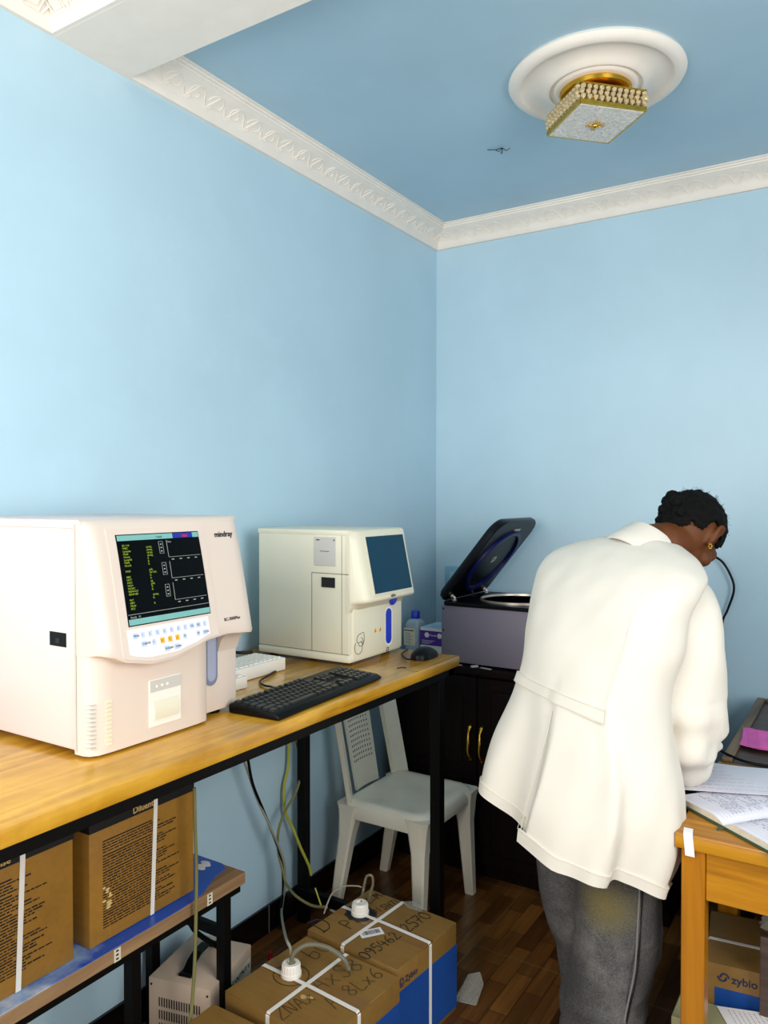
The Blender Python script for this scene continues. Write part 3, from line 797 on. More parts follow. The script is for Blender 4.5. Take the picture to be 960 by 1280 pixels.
bm = B(); box(bm, gx0 - .0005, gx1 + .0005, gy0 - .0008, gy1, CT + .045, CT + .106); obj('purple_band', bm, m_purple, gb, False)
bm = B(); box(bm, gx0, gx1, gy0, gy1, CT + .1181, CT + .119)
ball(bm, ((gx0 + gx1) / 2, (gy0 + gy1) / 2, CT + .119), (.035, .03, .016)); obj('box_top', bm, m_paleblue, gb, False)
bm = B()
for x in (gx0 + .032, gx0 + .092): lathe(bm, [(0, 0), (.011, 0), (.011, .0006), (0, .0006)], seg=20, M=Matrix.Translation((x, gy0 - .0009, CT + .088)) @ Matrix.Rotation(PI / 2, 4, 'X'))
obj('round_mark', bm, m_white, gb, False)
text('Nitrile', .012, V((gx0 + .046, gy0 - .0014, CT + .084)), X, Z, m_white, gb, 'box_lettering')
bm = B()
for k in range(3): box(bm, gx0 + .008, gx0 + .07 - k * .012, gy0 - .0014, gy0 - .0009, CT + .064 - k * .006, CT + .0655 - k * .006)
obj('small_print', bm, m_white, gb, False)
# centrifuge
cx0, cx1, cyf, cyb, cz0, cz1 = .287, .74, -.485, -.075, CT + .008, 1.068
cen = thing('centrifuge', 'grey bench centrifuge with navy lid standing open beside the person', 'centrifuge', ((cx0 + cx1) / 2, (cyf + cyb) / 2, CT))
bm = B(); box(bm, cx0, cx1, cyf, cyb, cz0, cz1, .004); obj('housing', bm, m_grey, cen)
for x in (cx0 + .05, cx1 - .05):
    for y in (cyf + .05, cyb - .05):
        bm = B(); lathe(bm, [(0, CT + .0003), (.014, CT + .0003), (.016, cz0 + .001), (0, cz0 + .001)], (x, y, 0), 14); obj('foot', bm, m_blackpl, cen)
BCN = V(((cx0 + cx1) / 2 + .02, (cyf + cyb) / 2, 0))
bm = B(); n = 48
rim = []
for i in range(n):
    a = 2 * PI * i / n; c, s = math.cos(a), math.sin(a); k = 1 / max(abs(c) / ((cx1 - cx0) / 2 + .004), abs(s) / ((cyb - cyf) / 2 + .004))
    rim.append((V(((cx0 + cx1) / 2 + k * c, (cyf + cyb) / 2 + k * s, 0)), BCN + V((.155 * c, .155 * s, 0))))
loft(bm, [[p + Z * (cz1 + .0005) for p, q in rim], [p + Z * (cz1 + .011) for p, q in rim], [p * .985 + V((cx0 + cx1, cyf + cyb, 0)) * .0075 + Z * (cz1 + .014) for p, q in rim], [q + Z * (cz1 + .013) for p, q in rim], [q + Z * (cz1 + .0005) for p, q in rim], [p + Z * (cz1 + .0005) for p, q in rim]], cap=False)
obj('top_deck', bm, m_blackpl, cen, False)
bm = B(); lathe(bm, [(.152, cz1 + .0135), (.155, cz1 + .0135), (.155, cz1 + .022), (.15, cz1 + .022), (.147, cz1 + .01), (.146, cz1 - .12), (.02, cz1 - .125), (.0, cz1 - .125), (0, cz1 - .13), (.15, cz1 - .13), (.152, cz1 + .0135)], BCN, 48); obj('bowl', bm, m_steel, cen)
bm = B(); lathe(bm, [(0, cz1 - .1), (.1, cz1 - .1), (.11, cz1 - .06), (.09, cz1 - .05), (.03, cz1 - .045), (.02, cz1 - .03), (0, cz1 - .03)], BCN, 32); obj('rotor', bm, m_blackpl, cen)
LA = math.radians(51); LU = V((math.cos(LA), 0, math.sin(LA))); LN = V((math.sin(LA), 0, -math.cos(LA)))   # along the lid / out of its underside
L0 = V((cx0 - .0, cyf, 1.083)); LL, LW = .415, cyb - cyf
def lidpt(u, w, n): return L0 + LU * u + Y * w + LN * n
def rrect(u0, u1, w0, w1, r, n):
    p = []
    for (cu, cw, a0) in ((u1 - r, w1 - r, 0), (u0 + r * .4, w1 - r * .4, 1), (u0 + r * .4, w0 + r * .4, 2), (u1 - r, w0 + r, 3)):
        q = r if cu > u0 + LL / 2 else r * .4
        for i in range(7):
            a = (a0 + i / 6) * PI / 2; p.append(lidpt(cu + q * math.cos(a), cw + q * math.sin(a), n))
    return p
bm = B(); loft(bm, [rrect(.012, LL - .012, .012, LW - .012, .06, -.032), rrect(.003, LL - .003, .003, LW - .003, .066, -.022), rrect(0, LL, 0, LW, .07, -.004), rrect(.004, LL - .004, .004, LW - .004, .07, .003)]); lid = obj('lid', bm, m_lid, cen)
bm = B()
def lring(r, k, n): return [lidpt(LL * .5 - .005 + r * math.cos(2 * PI * i / 48) * k, LW * .5 + r * math.sin(2 * PI * i / 48), n) for i in range(48)]
vr = [lring(.158, 1, .0025), lring(.158, 1, .013), lring(.15, 1, .015), lring(.143, 1, .013), lring(.143, 1, .0025)]
loft(bm, vr, cap=False); obj('seal_ring', bm, m_seal, lid)
bm = B(); prism(bm, [lidpt(LL - .05, LW * .46, .0032), lidpt(LL - .05, LW * .6, .0032), lidpt(LL - .04, LW * .6, .0032), lidpt(LL - .04, LW * .46, .0032)], LN * .002); obj('latch_plate', bm, m_steel, lid, False)
bm = B(); tube(bm, [lidpt(LL * .5 + .012, LW * .5 - .012, .004), lidpt(LL * .5 + .016, LW * .5 + .01, .004), lidpt(LL * .5 - .004, LW * .5 + .014, .004), lidpt(LL * .5 - .012, LW * .5 - .006, .004), lidpt(LL * .5 + .012, LW * .5 - .012, .004)], .002, 6, 3); obj('lid_mark', bm, m_lgrey, lid)
for w in (.045, LW - .06):
    bm = B(); tube(bm, [lidpt(.03, w, .004), lidpt(.032, w, .022), lidpt(.005, w, .034), V((cx0 + .035, cyf + w, cz1 + .014))], .0055, 8, 4)
    ball(bm, lidpt(.03, w, .008), .009); ball(bm, V((cx0 + .035, cyf + w, cz1 + .017)), (.01, .01, .006)); obj('hinge_arm', bm, m_steel, lid)
bm = B(); tube(bm, [lidpt(.05, LW * .5, .004), lidpt(.03, LW * .5, .03), V((cx0 + .05, cyf + LW * .5, cz1 + .014))], .006, 8, 1); obj('gas_strut', bm, m_blackpl, lid)
bm = B()
for x, z in ((cx0 + .01, cz1 - .014), (cx0 + .01, cz1 - .1)): lathe(bm, [(0, 0), (.004, 0), (.003, .0015), (0, .0015)], seg=10, M=Matrix.Translation((x, cyf - .0002, z)) @ Matrix.Rotation(PI / 2, 4, 'X'))
obj('screw', bm, m_blackpl, cen)
# slips under the centrifuge
for i, (x, y, a, l) in enumerate(((.36, -.497, .05, .05), (.44, -.496, .9, .028), (.49, -.498, -.2, .05))):
    bm = B(); Q = Matrix.Translation((x, y, CT)) @ Matrix.Rotation(a, 4, 'Z'); box(bm, -l / 2, l / 2, -.006, .006, .0006, .002 if i != 1 else .007, M=Q)
    obj('paper_slip', bm, m_lgrey, None, False, ('long pale slip at the left under the grey centrifuge', 'short rolled white slip under the grey centrifuge', 'pale slip nearest the person under the grey centrifuge')[i], 'paper', group='slips under the centrifuge')
# wall socket and wall cable
bm = B(); box(bm, .06, .15, -.028, -.0005, 1.09, 1.18, .004); ws = obj('wall_socket', bm, mat('blue_painted_plastic', srgb(132, 180, 200), .4), None, True, 'blue painted socket box on the back wall behind the open lid', 'socket')
bm = B(); box(bm, .085, .125, -.0295, -.027, 1.115, 1.155, .003); obj('socket_face', bm, m_paleblue, ws)
bm = B(); tube(bm, [(1.14, -.012, 1.3), (1.2, -.02, 1.285), (1.262, -.03, 1.256), (1.3, -.03, 1.19), (1.306, -.028, 1.14), (1.285, -.026, 1.07), (1.266, -.03, 1.01), (1.262, -.03, .85), (1.275, -.03, .6)], .0045, 8, 8)
obj('wall_cable', bm, m_blackpl, None, True, 'black cable curving down the blue wall behind the head', 'cable')

# ================================================================== PLASTIC CHAIR
CH = V((.3, -.775, 0))
chair = thing('plastic_chair', 'white plastic chair with perforated backrest standing under the bench', 'chair', CH)
yc = -.775
def sring(sx0, sx1, w0, w1, z, r=.05, dish=0):
    p = []
    for (x, y, a0, q) in ((sx1, yc + w1, 0, r), (sx0, yc + w0, 1, r), (sx0, yc - w0, 2, r), (sx1, yc - w1, 3, r)):
        cx = x - q if a0 in (0, 3) else x + q; cyy = y - q if a0 in (0, 1) else y + q
        for i in range(6):
            a = (a0 + i / 5) * PI / 2; p.append(V((cx + q * math.cos(a), cyy + q * math.sin(a), z)))
    return p
bm = B()
def sr(k, z): return sring(.135 + k, .485 - k, .2 - k, .2 - k, z, max(.012, .055 - k * .6))
loft(bm, [sr(.012, .352), sr(.002, .35), sr(0, .36), sr(.0, .39), sr(.006, .404), sr(.018, .411), sr(.04, .41), sr(.075, .403), sr(.12, .401), sr(.12, .394), sr(.02, .392), sr(.008, .38), sr(.012, .352)], cap=False)
# close the dished seat
vs = [v for v in bm.verts]
for lst in (sr(.12, .401), sr(.12, .394)): bm.faces.new([bm.verts.new(p) for p in lst])
bmesh.ops.remove_doubles(bm, verts=bm.verts, dist=1e-5)
obj('seat', bm, m_whitegl, chair)
def chleg(x0, y0, x1, y1, w0=.034, w1=.02):
    bm = B(); rings = []
    for t in (0, .08, .3, .6, 1):
        x = x0 + (x1 - x0) * t; y = y0 + (y1 - y0) * t; z = .398 * (1 - t); w = (w0 + .02 * max(0, 1 - t * 6)) + (w1 - w0) * t; d = w * .82
        rings.append([V((x + sx * w * (1 if abs(sx * sy) > .9 else .9), y + sy * d, z)) for sx, sy in ((-1, -.7), (-.7, -1), (.7, -1), (1, -.7), (1, .7), (.7, 1), (-.7, 1), (-1, .7))])
    loft(bm, rings); return bm
for a in ((.45, yc - .165, .47, yc - .205), (.45, yc + .165, .475, yc + .175), (.168, yc - .165, .115, yc - .2), (.168, yc + .165, .1, yc + .16)):
    obj('leg', chleg(*a), m_whitegl, chair)
def backx(y, z):
    q = (y - yc) / .2; return .178 - .065 * (1 - q * q) - (z - .4) * .2
def strip(bm, ya0, ya1, yb0, yb1, z0, z1, th=.011, n=10, m=8, holes=None):
    """curved back strip from (ya0..ya1) at z0 to (yb0..yb1) at z1"""
    rings = []
    for i in range(n + 1):
        t = i / n; z = z0 + (z1 - z0) * t; a = ya0 + (yb0 - ya0) * t; b = ya1 + (yb1 - ya1) * t
        f = [V((backx(a + (b - a) * j / m, z) + th / 2, a + (b - a) * j / m, z)) for j in range(m + 1)]
        k = [V((backx(a + (b - a) * j / m, z) - th / 2, a + (b - a) * j / m, z)) for j in range(m, -1, -1)]
        rings.append(f + k)
    loft(bm, rings)
for s in (-1, 1):
    bm = B(); strip(bm, yc + s * .2, yc + s * .148, yc + s * .195, yc + s * .14, .385, .80, .02); obj('back_stile', bm, m_whitegl, chair)
bm = B(); strip(bm, yc - .196, yc + .196, yc - .17, yc + .17, .775, .83, .018, 4, 20); obj('back_rail', bm, m_whitegl, chair)
bm = B(); strip(bm, yc - .075, yc + .075, yc - .085, yc + .085, .4, .79, .01); pn = obj('back_panel', bm, m_whitegl, chair)
bm = B()
for i in range(15):
    for j in range(9):
        z = .5 + i * .0185; y = yc - .058 + j * .0145; x = backx(y, z) + .0064
        quad(bm, (x, y - .003, z - .0035), Y, V((-.2, 0, 1)), .006, .007)
obj('perforation', bm, mat('hole_shadow', srgb(70, 78, 76), .8), pn, False)

# ================================================================== LOW SHELF WITH REAGENT CARTONS
SX, SY1, SZ = .345, -1.702, .5
sh_ = thing('low_shelf', 'low shelf of raw timber covered in blue cloud-patterned vinyl on black legs', 'shelf', (.18, -2.3, 0))
bm = B(); box(bm, .012, SX, -3.2, SY1, SZ - .034, SZ - .002, .002, 1); obj('shelf_board', bm, m_rawwood, sh_, False)
bm = B()
edge = [(.012, SY1 - .002), (.262, SY1 - .003), (.29, SY1 - .018), (.295, SY1 - .06), (.318, SY1 - .11), (.335, SY1 - .15), (.3435, SY1 - .22), (.3435, -3.2), (.012, -3.2)]
prism(bm, [V((x, y, SZ - .0018)) for x, y in edge][::-1], (0, 0, .0018)); vin = obj('vinyl_cover', bm, m_cloud, sh_, False)
bm = B()
for dx, dy in ((0, 0), (.006, .012), (-.004, .02), (.008, -.01)): ball(bm, (.225 + dx, SY1 - .045 + dy, SZ + .0008), (.016, .009, .0012))
obj('torn_patch', bm, m_paper, vin)
for y in (-1.75, -2.05, -2.9):
    bm = B(); box(bm, .295, .325, y - .014, y + .014, 0, SZ - .0345, .002, 1); obj('leg', bm, m_black, sh_, False)
    if y != -2.05: bm = B(); box(bm, .02, .05, y - .015, y + .015, 0, SZ - .0345, .002, 1); obj('leg', bm, m_black, sh_, False)
bm = B(); box(bm, .295, .335, -3.15, SY1 - .01, SZ - .055, SZ - .0345); box(bm, .02, .05, -3.15, SY1 - .02, SZ - .055, SZ - .0345); box(bm, .02, .325, -1.765, -1.735, SZ - .06, SZ - .0345); box(bm, .04, .31, -1.757, -1.743, .33, .36); obj('frame_rail', bm, m_black, sh_, False)
bm = B(); tube(bm, [(.29, -1.75, .3), (.2, -1.75, .32), (.17, -1.75, .38), (.2, -1.75, .44), (.29, -1.75, .46)], .007, 8, 5); obj('corner_brace', bm, m_black, sh_)
for y in (-2.12, -1.835):
    bm = B(); box(bm, SX - .0002, SX + .0006, y - .009, y + .009, SZ - .033, SZ - .004); o = obj('timber_tag', bm, m_label, sh_, False)
    bm = B()
    for k in range(3): box(bm, SX + .0005, SX + .001, y - .004, y + .003, SZ - .029 + k * .009, SZ - .025 + k * .009)
    obj('tag_print', bm, m_blk, o, False)

def dashes(bm, o, xd, yd, width, rows, rowh, seed, th=.0022, ragged=(.5, 1)):
    rd = random.Random(seed); o = V(o); xd = V(xd); yd = V(yd)
    for k in range(rows):
        W = width * rd.uniform(*ragged); x = 0
        while x < W:
            w = rd.uniform(.006, .022); w = min(w, W - x)
            if w > .002: quad(bm, o + xd * x - yd * (k * rowh), xd, yd, w, th * rd.uniform(.8, 1.1))
            x += w + .0022
def reagent(label, y0, y1, word, tx, strapy, seed, band_z):
    t = thing('reagent_carton', label, 'box', (.17, (y0 + y1) / 2, SZ))
    x0, x1, zt = .04, .307, .826
    bm = B(); box(bm, x0, x1, y0, y1, SZ + .0006, zt, .004); obj('box_body', bm, m_card, t)
    bm = B(); box(bm, x0 - .0006, x1 + .0007, y0 - .0006, y1 + .0006, band_z, zt - .003); bd = obj('black_band', bm, m_blk, t, False)
    text(word, .0205, V((x1 + .0009, tx, band_z + .006)), Y, Z, mat('carton_brown_lettering', srgb(206, 168, 100), .7), bd, 'carton_lettering', .0002, .0004)
    bm = B(); w = y1 - y0 - .085
    zz = band_z - .03
    for r0, n in ((0, 4), (.033, 5), (.071, 7), (.121, 6), (.164, 5)):
        quad(bm, V((x1 + .0006, y0 + .035, zz - r0)), Y, Z, w * .62, .0032)
        dashes(bm, V((x1 + .0006, y0 + .035, zz - r0 - .0062)), Y, Z, w, n, .0062, seed + n + int(r0 * 1000), .0032, (.62, 1.0))
    obj('printed_text', bm, m_blk, t, False)
    bm = B(); ribbon(bm, [(x0 - .001, strapy, SZ + .01), (x0 - .001, strapy, zt + .001), (x1 + .0016, strapy + .001, zt + .001), (x1 + .0016, strapy, band_z), (x1 + .0016, strapy - .012, SZ + .002)], .0115, Y, .0012); obj('strap', bm, m_strap, t, False)
    return t
r1 = reagent('brown carton on the shelf lettered Diluent beside the bare vinyl', -2.163, -1.852, 'Diluent', -2.044, -1.977, 3, .757)
bm = B()
rd = random.Random(5)
for k in range(9): ball(bm, (.3078, -2.125 + rd.uniform(0, .018), .575 + k * .006), (.0006, rd.uniform(.003, .008), .003))
obj('torn_patch', bm, mat('torn_pale_card', srgb(214, 184, 120), .8), r1)
bm = B()
for k in range(9): box(bm, .1, .2, -2.1638, -2.1628, .56 + k * .02, .5635 + k * .02)
obj('side_print', bm, m_blk, r1, False)
reagent('brown carton on the shelf lettered Rinse at the left edge of the photo', -2.53, -2.203, 'Rinse', -2.392, -2.322, 8, .764)

# ================================================================== FLOOR CARTONS
def stroke(bm, pts, M, s, o, r=.0011, k=5):
    tube(bm, [M @ V((o[0] + p[0] * s, o[1] + p[1] * s, o[2])) for p in pts], r, 5, k)
GL = {'0': [[(.3, 1), (.05, .7), (.1, .15), (.4, 0), (.6, .4), (.5, .85), (.3, 1)]], '9': [[(.55, .8), (.3, 1), (.1, .75), (.3, .5), (.55, .75), (.5, .3), (.35, 0)]],
      '5': [[(.55, 1), (.2, 1), (.15, .6), (.45, .6), (.55, .3), (.35, 0), (.05, .1)]], '4': [[(.2, 1), (.1, .45), (.6, .45)], [(.45, .8), (.42, 0)]],
      '6': [[(.5, 1), (.2, .7), (.1, .25), (.35, 0), (.55, .25), (.35, .5), (.12, .3)]], '2': [[(.1, .8), (.3, 1), (.52, .8), (.3, .35), (.05, 0), (.6, .05)]],
      '7': [[(.05, 1), (.6, 1), (.35, .5), (.2, 0)], [(.15, .5), (.5, .52)]], 'D': [[(.12, 1), (.1, .0)], [(.02, .95), (.5, .85), (.62, .45), (.4, .08), (.02, .02)]],
      'C': [[(.55, .85), (.3, 1), (.08, .6), (.12, .15), (.4, 0), (.6, .15)]], 'M': [[(.05, 0), (.12, 1), (.32, .4), (.55, 1), (.62, 0)]], 'I': [[(.3, 1), (.28, 0)]],
      'L': [[(.12, 1), (.1, 0), (.55, .02)]], '_': [[(0, .2), (.6, .25)]], 'H': [[(.1, 1), (.1, 0)], [(.5, 1), (.5, 0)], [(.1, .5), (.5, .5)]], 'T': [[(.05, 1), (.6, 1)], [(.32, 1), (.3, 0)]],
      'U': [[(.08, 1), (.1, .2), (.32, 0), (.52, .2), (.55, 1)]], 'S': [[(.55, .85), (.3, 1), (.1, .75), (.5, .35), (.35, 0), (.05, .12)]], 'P': [[(.12, 0), (.12, 1), (.5, .9), (.5, .55), (.12, .5)]],
      'N': [[(.08, 0), (.1, 1), (.5, 0), (.55, 1)]], 'A': [[(.05, 0), (.3, 1), (.55, 0)], [(.15, .4), (.48, .4)]], 'R': [[(.12, 0), (.12, 1), (.5, .85), (.15, .5), (.55, 0)]],
      'b': [[(.1, 1), (.12, 0), (.5, .1), (.45, .5), (.12, .4)]], 'x': [[(.05, .6), (.5, 0)], [(.5, .65), (.05, 0)]], 'Z': [[(.05, 1), (.55, 1), (.05, 0), (.6, .02)]], 'h': [[(.1, 1), (.1, 0)], [(.1, .4), (.35, .55), (.5, .35), (.5, 0)]],
      '8': [[(.3, .55), (.1, .8), (.3, 1), (.5, .8), (.3, .55), (.05, .25), (.3, 0), (.55, .25), (.3, .55)]], ' ': []}
def write(bm, s, M, o, size, r=.0011, slope=0, adv=.72):
    x, y = 0, 0
    for ch in s:
        for st in GL.get(ch, []): stroke(bm, st, M, size, (o[0] + x, o[1] + y, o[2]), r)
        x += adv * size; y += slope * size
def carton(label, c, rot, sx, sy, h, blue=True):
    Q = Matrix.Translation((c[0], c[1], 0)) @ Matrix.Rotation(rot, 4, 'Z')
    t = thing('carton', label, 'box', (c[0], c[1], 0), rot)
    bm = B(); box(bm, -sx / 2, sx / 2, -sy / 2, sy / 2, .0008, h - .002, .003, 2, Q); obj('carton_body', bm, m_cardd, t)
    for s in (-1, 1):
        bm = B(); box(bm, -sx / 2, sx / 2, min(0.0015 * s, s * sy / 2), max(.0015 * s, s * sy / 2), h - .0025, h, .001, 1, Q); obj('flap', bm, m_cardd, t)
    if blue:
        bm = B()
        box(bm, -sx / 2 - .0006, sx / 2 + .0006, -sy / 2 - .0006, sy / 2 + .0006, .012, h - .062, .0, 1, Q); obj('blue_print', bm, m_cardbl, t, False)
    bm = B(); box(bm, -sx / 2 - .0003, sx / 2 + .0003, -.026, .026, h + .0001, h + .0006, M=Q); obj('packing_tape', bm, m_tape, t, False)
    return t, Q
def straps(t, Q, sx, sy, h, xs, ys):
    bm = B(); e = .0012
    ribbon(bm, [Q @ V(p) for p in ((xs, -sy / 2 - e, .003), (xs, -sy / 2 - e, h - .004), (xs, -sy / 2 + .004, h + .003), (xs, 0, h + .0022), (xs, sy / 2 - .004, h + .003), (xs, sy / 2 + e, h - .004), (xs, sy / 2 + e, .003))], .0115, Q.to_3x3() @ X); obj('strap', bm, m_strap, t, False)
    bm = B()
    ribbon(bm, [Q @ V(p) for p in ((-sx / 2 - e, ys, .003), (-sx / 2 - e, ys, h - .004), (-sx / 2 + .004, ys, h + .0035), (0, ys + .004, h + .0032), (sx / 2 - .004, ys, h + .0035), (sx / 2 + e, ys, h - .004), (sx / 2 + e, ys, .003))], .0115, Q.to_3x3() @ Y); obj('strap', bm, m_strap, t, False)
def cap_unit(t, Q, x, y, h, hole):
    c = Q @ V((x, y, h))
    bm = B(); rd = random.Random(int(x * 1e4)); n = 22
    ring = [c + V((hole * rd.uniform(.82, 1.15) * math.cos(2 * PI * i / n), hole * rd.uniform(.82, 1.15) * math.sin(2 * PI * i / n), .0009)) for i in range(n)]
    bm.faces.new([bm.verts.new(p) for p in ring]); op = obj('torn_opening', bm, m_blk, t, False)
    bm = B(); n = 24
    lathe(bm, [(0, .001), (.027, .001), (.027, .01), (.0235, .012), (.0235, .03), (.021, .034), (.012, .034), (.012, .03), (0, .03)], c, n)
    for i in range(20):
        a = 2 * PI * i / 20; d = V((math.cos(a), math.sin(a), 0)); tube(bm, [c + d * .0236 + Z * .013, c + d * .0232 + Z * .031], .0013, 4, 1)
    obj('screw_cap', bm, m_white, t); return c
h = .258
c2, Q2 = carton('brown and blue carton with number 095462 handwritten on top, in front of the chair', (.566, -1.366), math.radians(-5), .322, .292, h)
straps(c2, Q2, .322, .292, h, -.028, .008)
lc2 = Q2.inverted() @ at(450, 1142, z=h); cap2 = cap_unit(c2, Q2, lc2.x, lc2.y, h, .048)
HWP = c2
A45 = Q2 @ Matrix.Rotation(math.radians(0), 4, 'Z')
m_fadeink = mat('faded_marker', srgb(70, 50, 26), .7)
def wpx(t, word, u0, v0, u1, v1, r=.001):
    a, b = at(u0, v0, z=h + .0012), at(u1, v1, z=h + .0012); d = (b - a); L = d.length; d.normalize()
    ang_ = math.atan2(d.y, d.x); bm = B(); write(bm, word, Matrix.Translation(a) @ Matrix.Rotation(ang_, 4, 'Z'), (0, 0, 0), L / (len(word) * .68), r, 0, .68); obj('handwriting', bm, m_blk if t == c2 else m_fadeink, t)
wpx(c2, '095462', 458, 1200, 503, 1170, .0012); wpx(c2, '2570', 511, 1165, 541, 1145, .0012)
wpx(c2, 'C_MIL', 462, 1130, 490, 1114); wpx(c2, 'DISHTU', 468, 1143, 505, 1127); wpx(c2, 'D', 404, 1166, 420, 1157, .0012); wpx(c2, 'P', 437, 1162, 447, 1156)
bm = B(); LB = Q2 @ Matrix.Translation((-.004, -.048, h + .0008)) @ Matrix.Rotation(math.radians(58), 4, 'Z'); box(bm, -.034, .034, -.018, .018, 0, .0006, M=LB); lb = obj('barcode_label', bm, m_paper, c2, False)
bm = B(); x = -.026; rd = random.Random(2)
while x < .026:
    w = rd.choice((.0008, .0014, .0022)); box(bm, x, x + w, -.008, .011, .0006, .0009, M=LB); x += w + rd.choice((.001, .0018))
obj('barcode', bm, m_blk, lb, False)
text('Zybio', .024, Q2 @ V((.1618, -.112, h - .048)), Q2.to_3x3() @ Y, Z, m_ink, c2, 'carton_lettering', .0002, .0004)
bm = B(); e = Q2 @ V((.162, -.128, h - .04)); tube(bm, [e + V((0, -.008, -.008)), e + V((0, .006, -.01)), e + V((0, .008, .006)), e + V((0, -.004, .01)), e + V((0, -.009, 0)), e + V((0, .002, -.004))], .0016, 5, 5); obj('emblem', bm, m_ink, c2)
bm = B(); W2 = Q2 @ Matrix.Translation((0, 0, 0))
prism(bm, [W2 @ V(p) for p in ((-.03, .135, h + .0045), (.0, .16, h + .006), (.045, .15, h + .004), (.05, .125, h + .0045), (.01, .118, h + .0045))], (0, 0, .001)); obj('loose_tape_end', bm, m_film, c2, False)

c3, Q3 = carton('brown and blue carton nearer the camera, clear tube arching from its white cap', (.562, -1.688), math.radians(-4), .325, .305, h)
straps(c3, Q3, .325, .305, h, -.012, -.02)
lc3 = Q3.inverted() @ at(364, 1219, z=h); cap3 = cap_unit(c3, Q3, lc3.x, lc3.y, h, .026)
HWP = c3
wpx(c3, 'b0', 392, 1200, 418, 1184); wpx(c3, 'AxS8', 400, 1240, 458, 1208); wpx(c3, 'h', 418, 1262, 432, 1255); wpx(c3, '8Lx6', 440, 1246, 482, 1218, .0011); wpx(c3, 'ZNAx', 352, 1275, 398, 1248)
bm = B(); tube(bm, [cap3 + V((.048 * math.cos(a), .044 * math.sin(a), .0008)) for a in [2 * PI * i / 24 for i in range(25)]], .001, 5, 1)
obj('drawn_circle', bm, m_blk, c3)
bm = B(); rd = random.Random(4)
for q in range(4): ball(bm, Q3 @ V((.02 + rd.uniform(-.01, .012), -.05 + rd.uniform(-.008, .008), h + .0008)), (.008, .005, .0006))
obj('torn_patch', bm, mat('torn_pale_card_top', srgb(196, 164, 104), .8), c3)
c4, Q4 = carton('plain unstrapped brown carton in front of the stabilizer at the bottom edge', (.555, -2.022), math.radians(0), .335, .31, .246, False)
# scrap of clear packaging on the floor
bm = B(); p = V((.745, -1.13, 0))
prism(bm, [p + V(q) for q in ((-.03, -.075, .002), (.035, -.06, .002), (.03, .0, .03), (.008, .02, .05), (-.02, .0, .045))], (.002, .002, .002)); obj('plastic_scrap', bm, m_film, None, False, 'scrap of clear plastic on the floor beside the blue carton', 'plastic scrap')

# ================================================================== VOLTAGE STABILIZER
sr_ = math.radians(13.8); SQ = Matrix.Translation((.2, -1.722, 0)) @ Matrix.Rotation(sr_, 4, 'Z')
st = thing('voltage_stabilizer', 'beige metal voltage stabilizer with vents and black handle on the floor under the shelf', 'stabilizer', (.2, -1.722, 0), sr_)
st.location = SQ.translation
sw2, sd2, sh2 = .188, .222, .222
bm = B(); box(bm, -sw2 / 2, sw2 / 2, -sd2 / 2, sd2 / 2, .008, sh2, .003, 2, SQ); obj('case', bm, m_beige, st)
for x in (-.07, .07):
    for y in (-.085, .085):
        bm = B(); lathe(bm, [(0, .0004), (.01, .0004), (.012, .0085), (0, .0085)], SQ @ V((x, y, 0)), 12); obj('foot', bm, m_blackpl, st)
bm = B()
for r in range(3):
    for i in range(17): box(bm, -.062 + i * .0076, -.0588 + i * .0076, -sd2 / 2 - .0008, -sd2 / 2 + .001, .15 - r * .034, .174 - r * .034, M=SQ)
obj('vent_slot', bm, m_blk, st, False)
bm = B()
for x, z in ((-.085, .205), (.085, .205), (-.085, .03), (.085, .03)): ball(bm, SQ @ V((x, -sd2 / 2, z)), .003, None, 8, 6)
obj('screw', bm, m_blackpl, st)
bm = B(); box(bm, -.02, .02, -.085, -.06, sh2 + .0003, sh2 + .008, .002, 1, SQ); box(bm, -.02, .02, .06, .085, sh2 + .0003, sh2 + .008, .002, 1, SQ)
ribbon(bm, [SQ @ V(p) for p in ((0, -.07, sh2 + .008), (0, -.05, sh2 + .024), (0, -.02, sh2 + .034), (0, .02, sh2 + .034), (0, .05, sh2 + .024), (0, .07, sh2 + .008))], .026, SQ.to_3x3() @ X, .006); obj('handle', bm, m_blackpl, st, False)
bm = B(); box(bm, sw2 / 2 + .0002, sw2 / 2 + .0008, -.02, .104, .03, .19, M=SQ); lbl = obj('side_label', bm, m_label, st, False)
YD = SQ.to_3x3() @ Y
text('AC OUTPUT V', .017, SQ @ V((sw2 / 2 + .0011, -.012, .165)), YD, Z, m_blk, lbl, 'label_lettering', .0001, .0006)
bm = B()
for k in range(4): box(bm, sw2 / 2 + .0008, sw2 / 2 + .0011, -.012, .08 - k * .008, .145 - k * .016, .148 - k * .016, M=SQ)
obj('label_print', bm, m_blk, lbl, False)

# ================================================================== CABLES AND TUBING
def cable(name, label, cat, pts, r, m, group=None): 
    bm = B(); tube(bm, pts, r, 8, 8); return obj(name, bm, m, None, True, label, cat, None, group)
W = lambda u, v, x: CAM + (FW + RT * ((u - 480) / F) + UP * ((640 - v) / F)) * ((x - CAM.x) / (FW + RT * ((u - 480) / F) + UP * ((640 - v) / F)).x)
cable('power_cable', 'black cable hanging under the bench, leftmost of the bundle', 'cable', [W(306, 935, .09), W(310, 950, .09), W(316, 980, .085), W(330, 1015, .085), W(344, 1050, .085), W(352, 1075, .09), W(354, 1110, .09), W(351, 1140, .09), W(352, 1160, .1)], .0045, m_blackpl)
cable('power_cable', 'grey cable hanging beside the black one under the bench', 'cable', [W(300, 938, .075), W(308, 960, .08), W(322, 1000, .08), W(336, 1030, .095), W(350, 1062, .1), W(356, 1085, .1), W(356, 1110, .1), W(352, 1140, .11), cap3 + V((-.06, .05, .06)), cap3 + V((-.012, .012, .06)), cap3 + V((0, 0, .03))], .004, m_greycord)
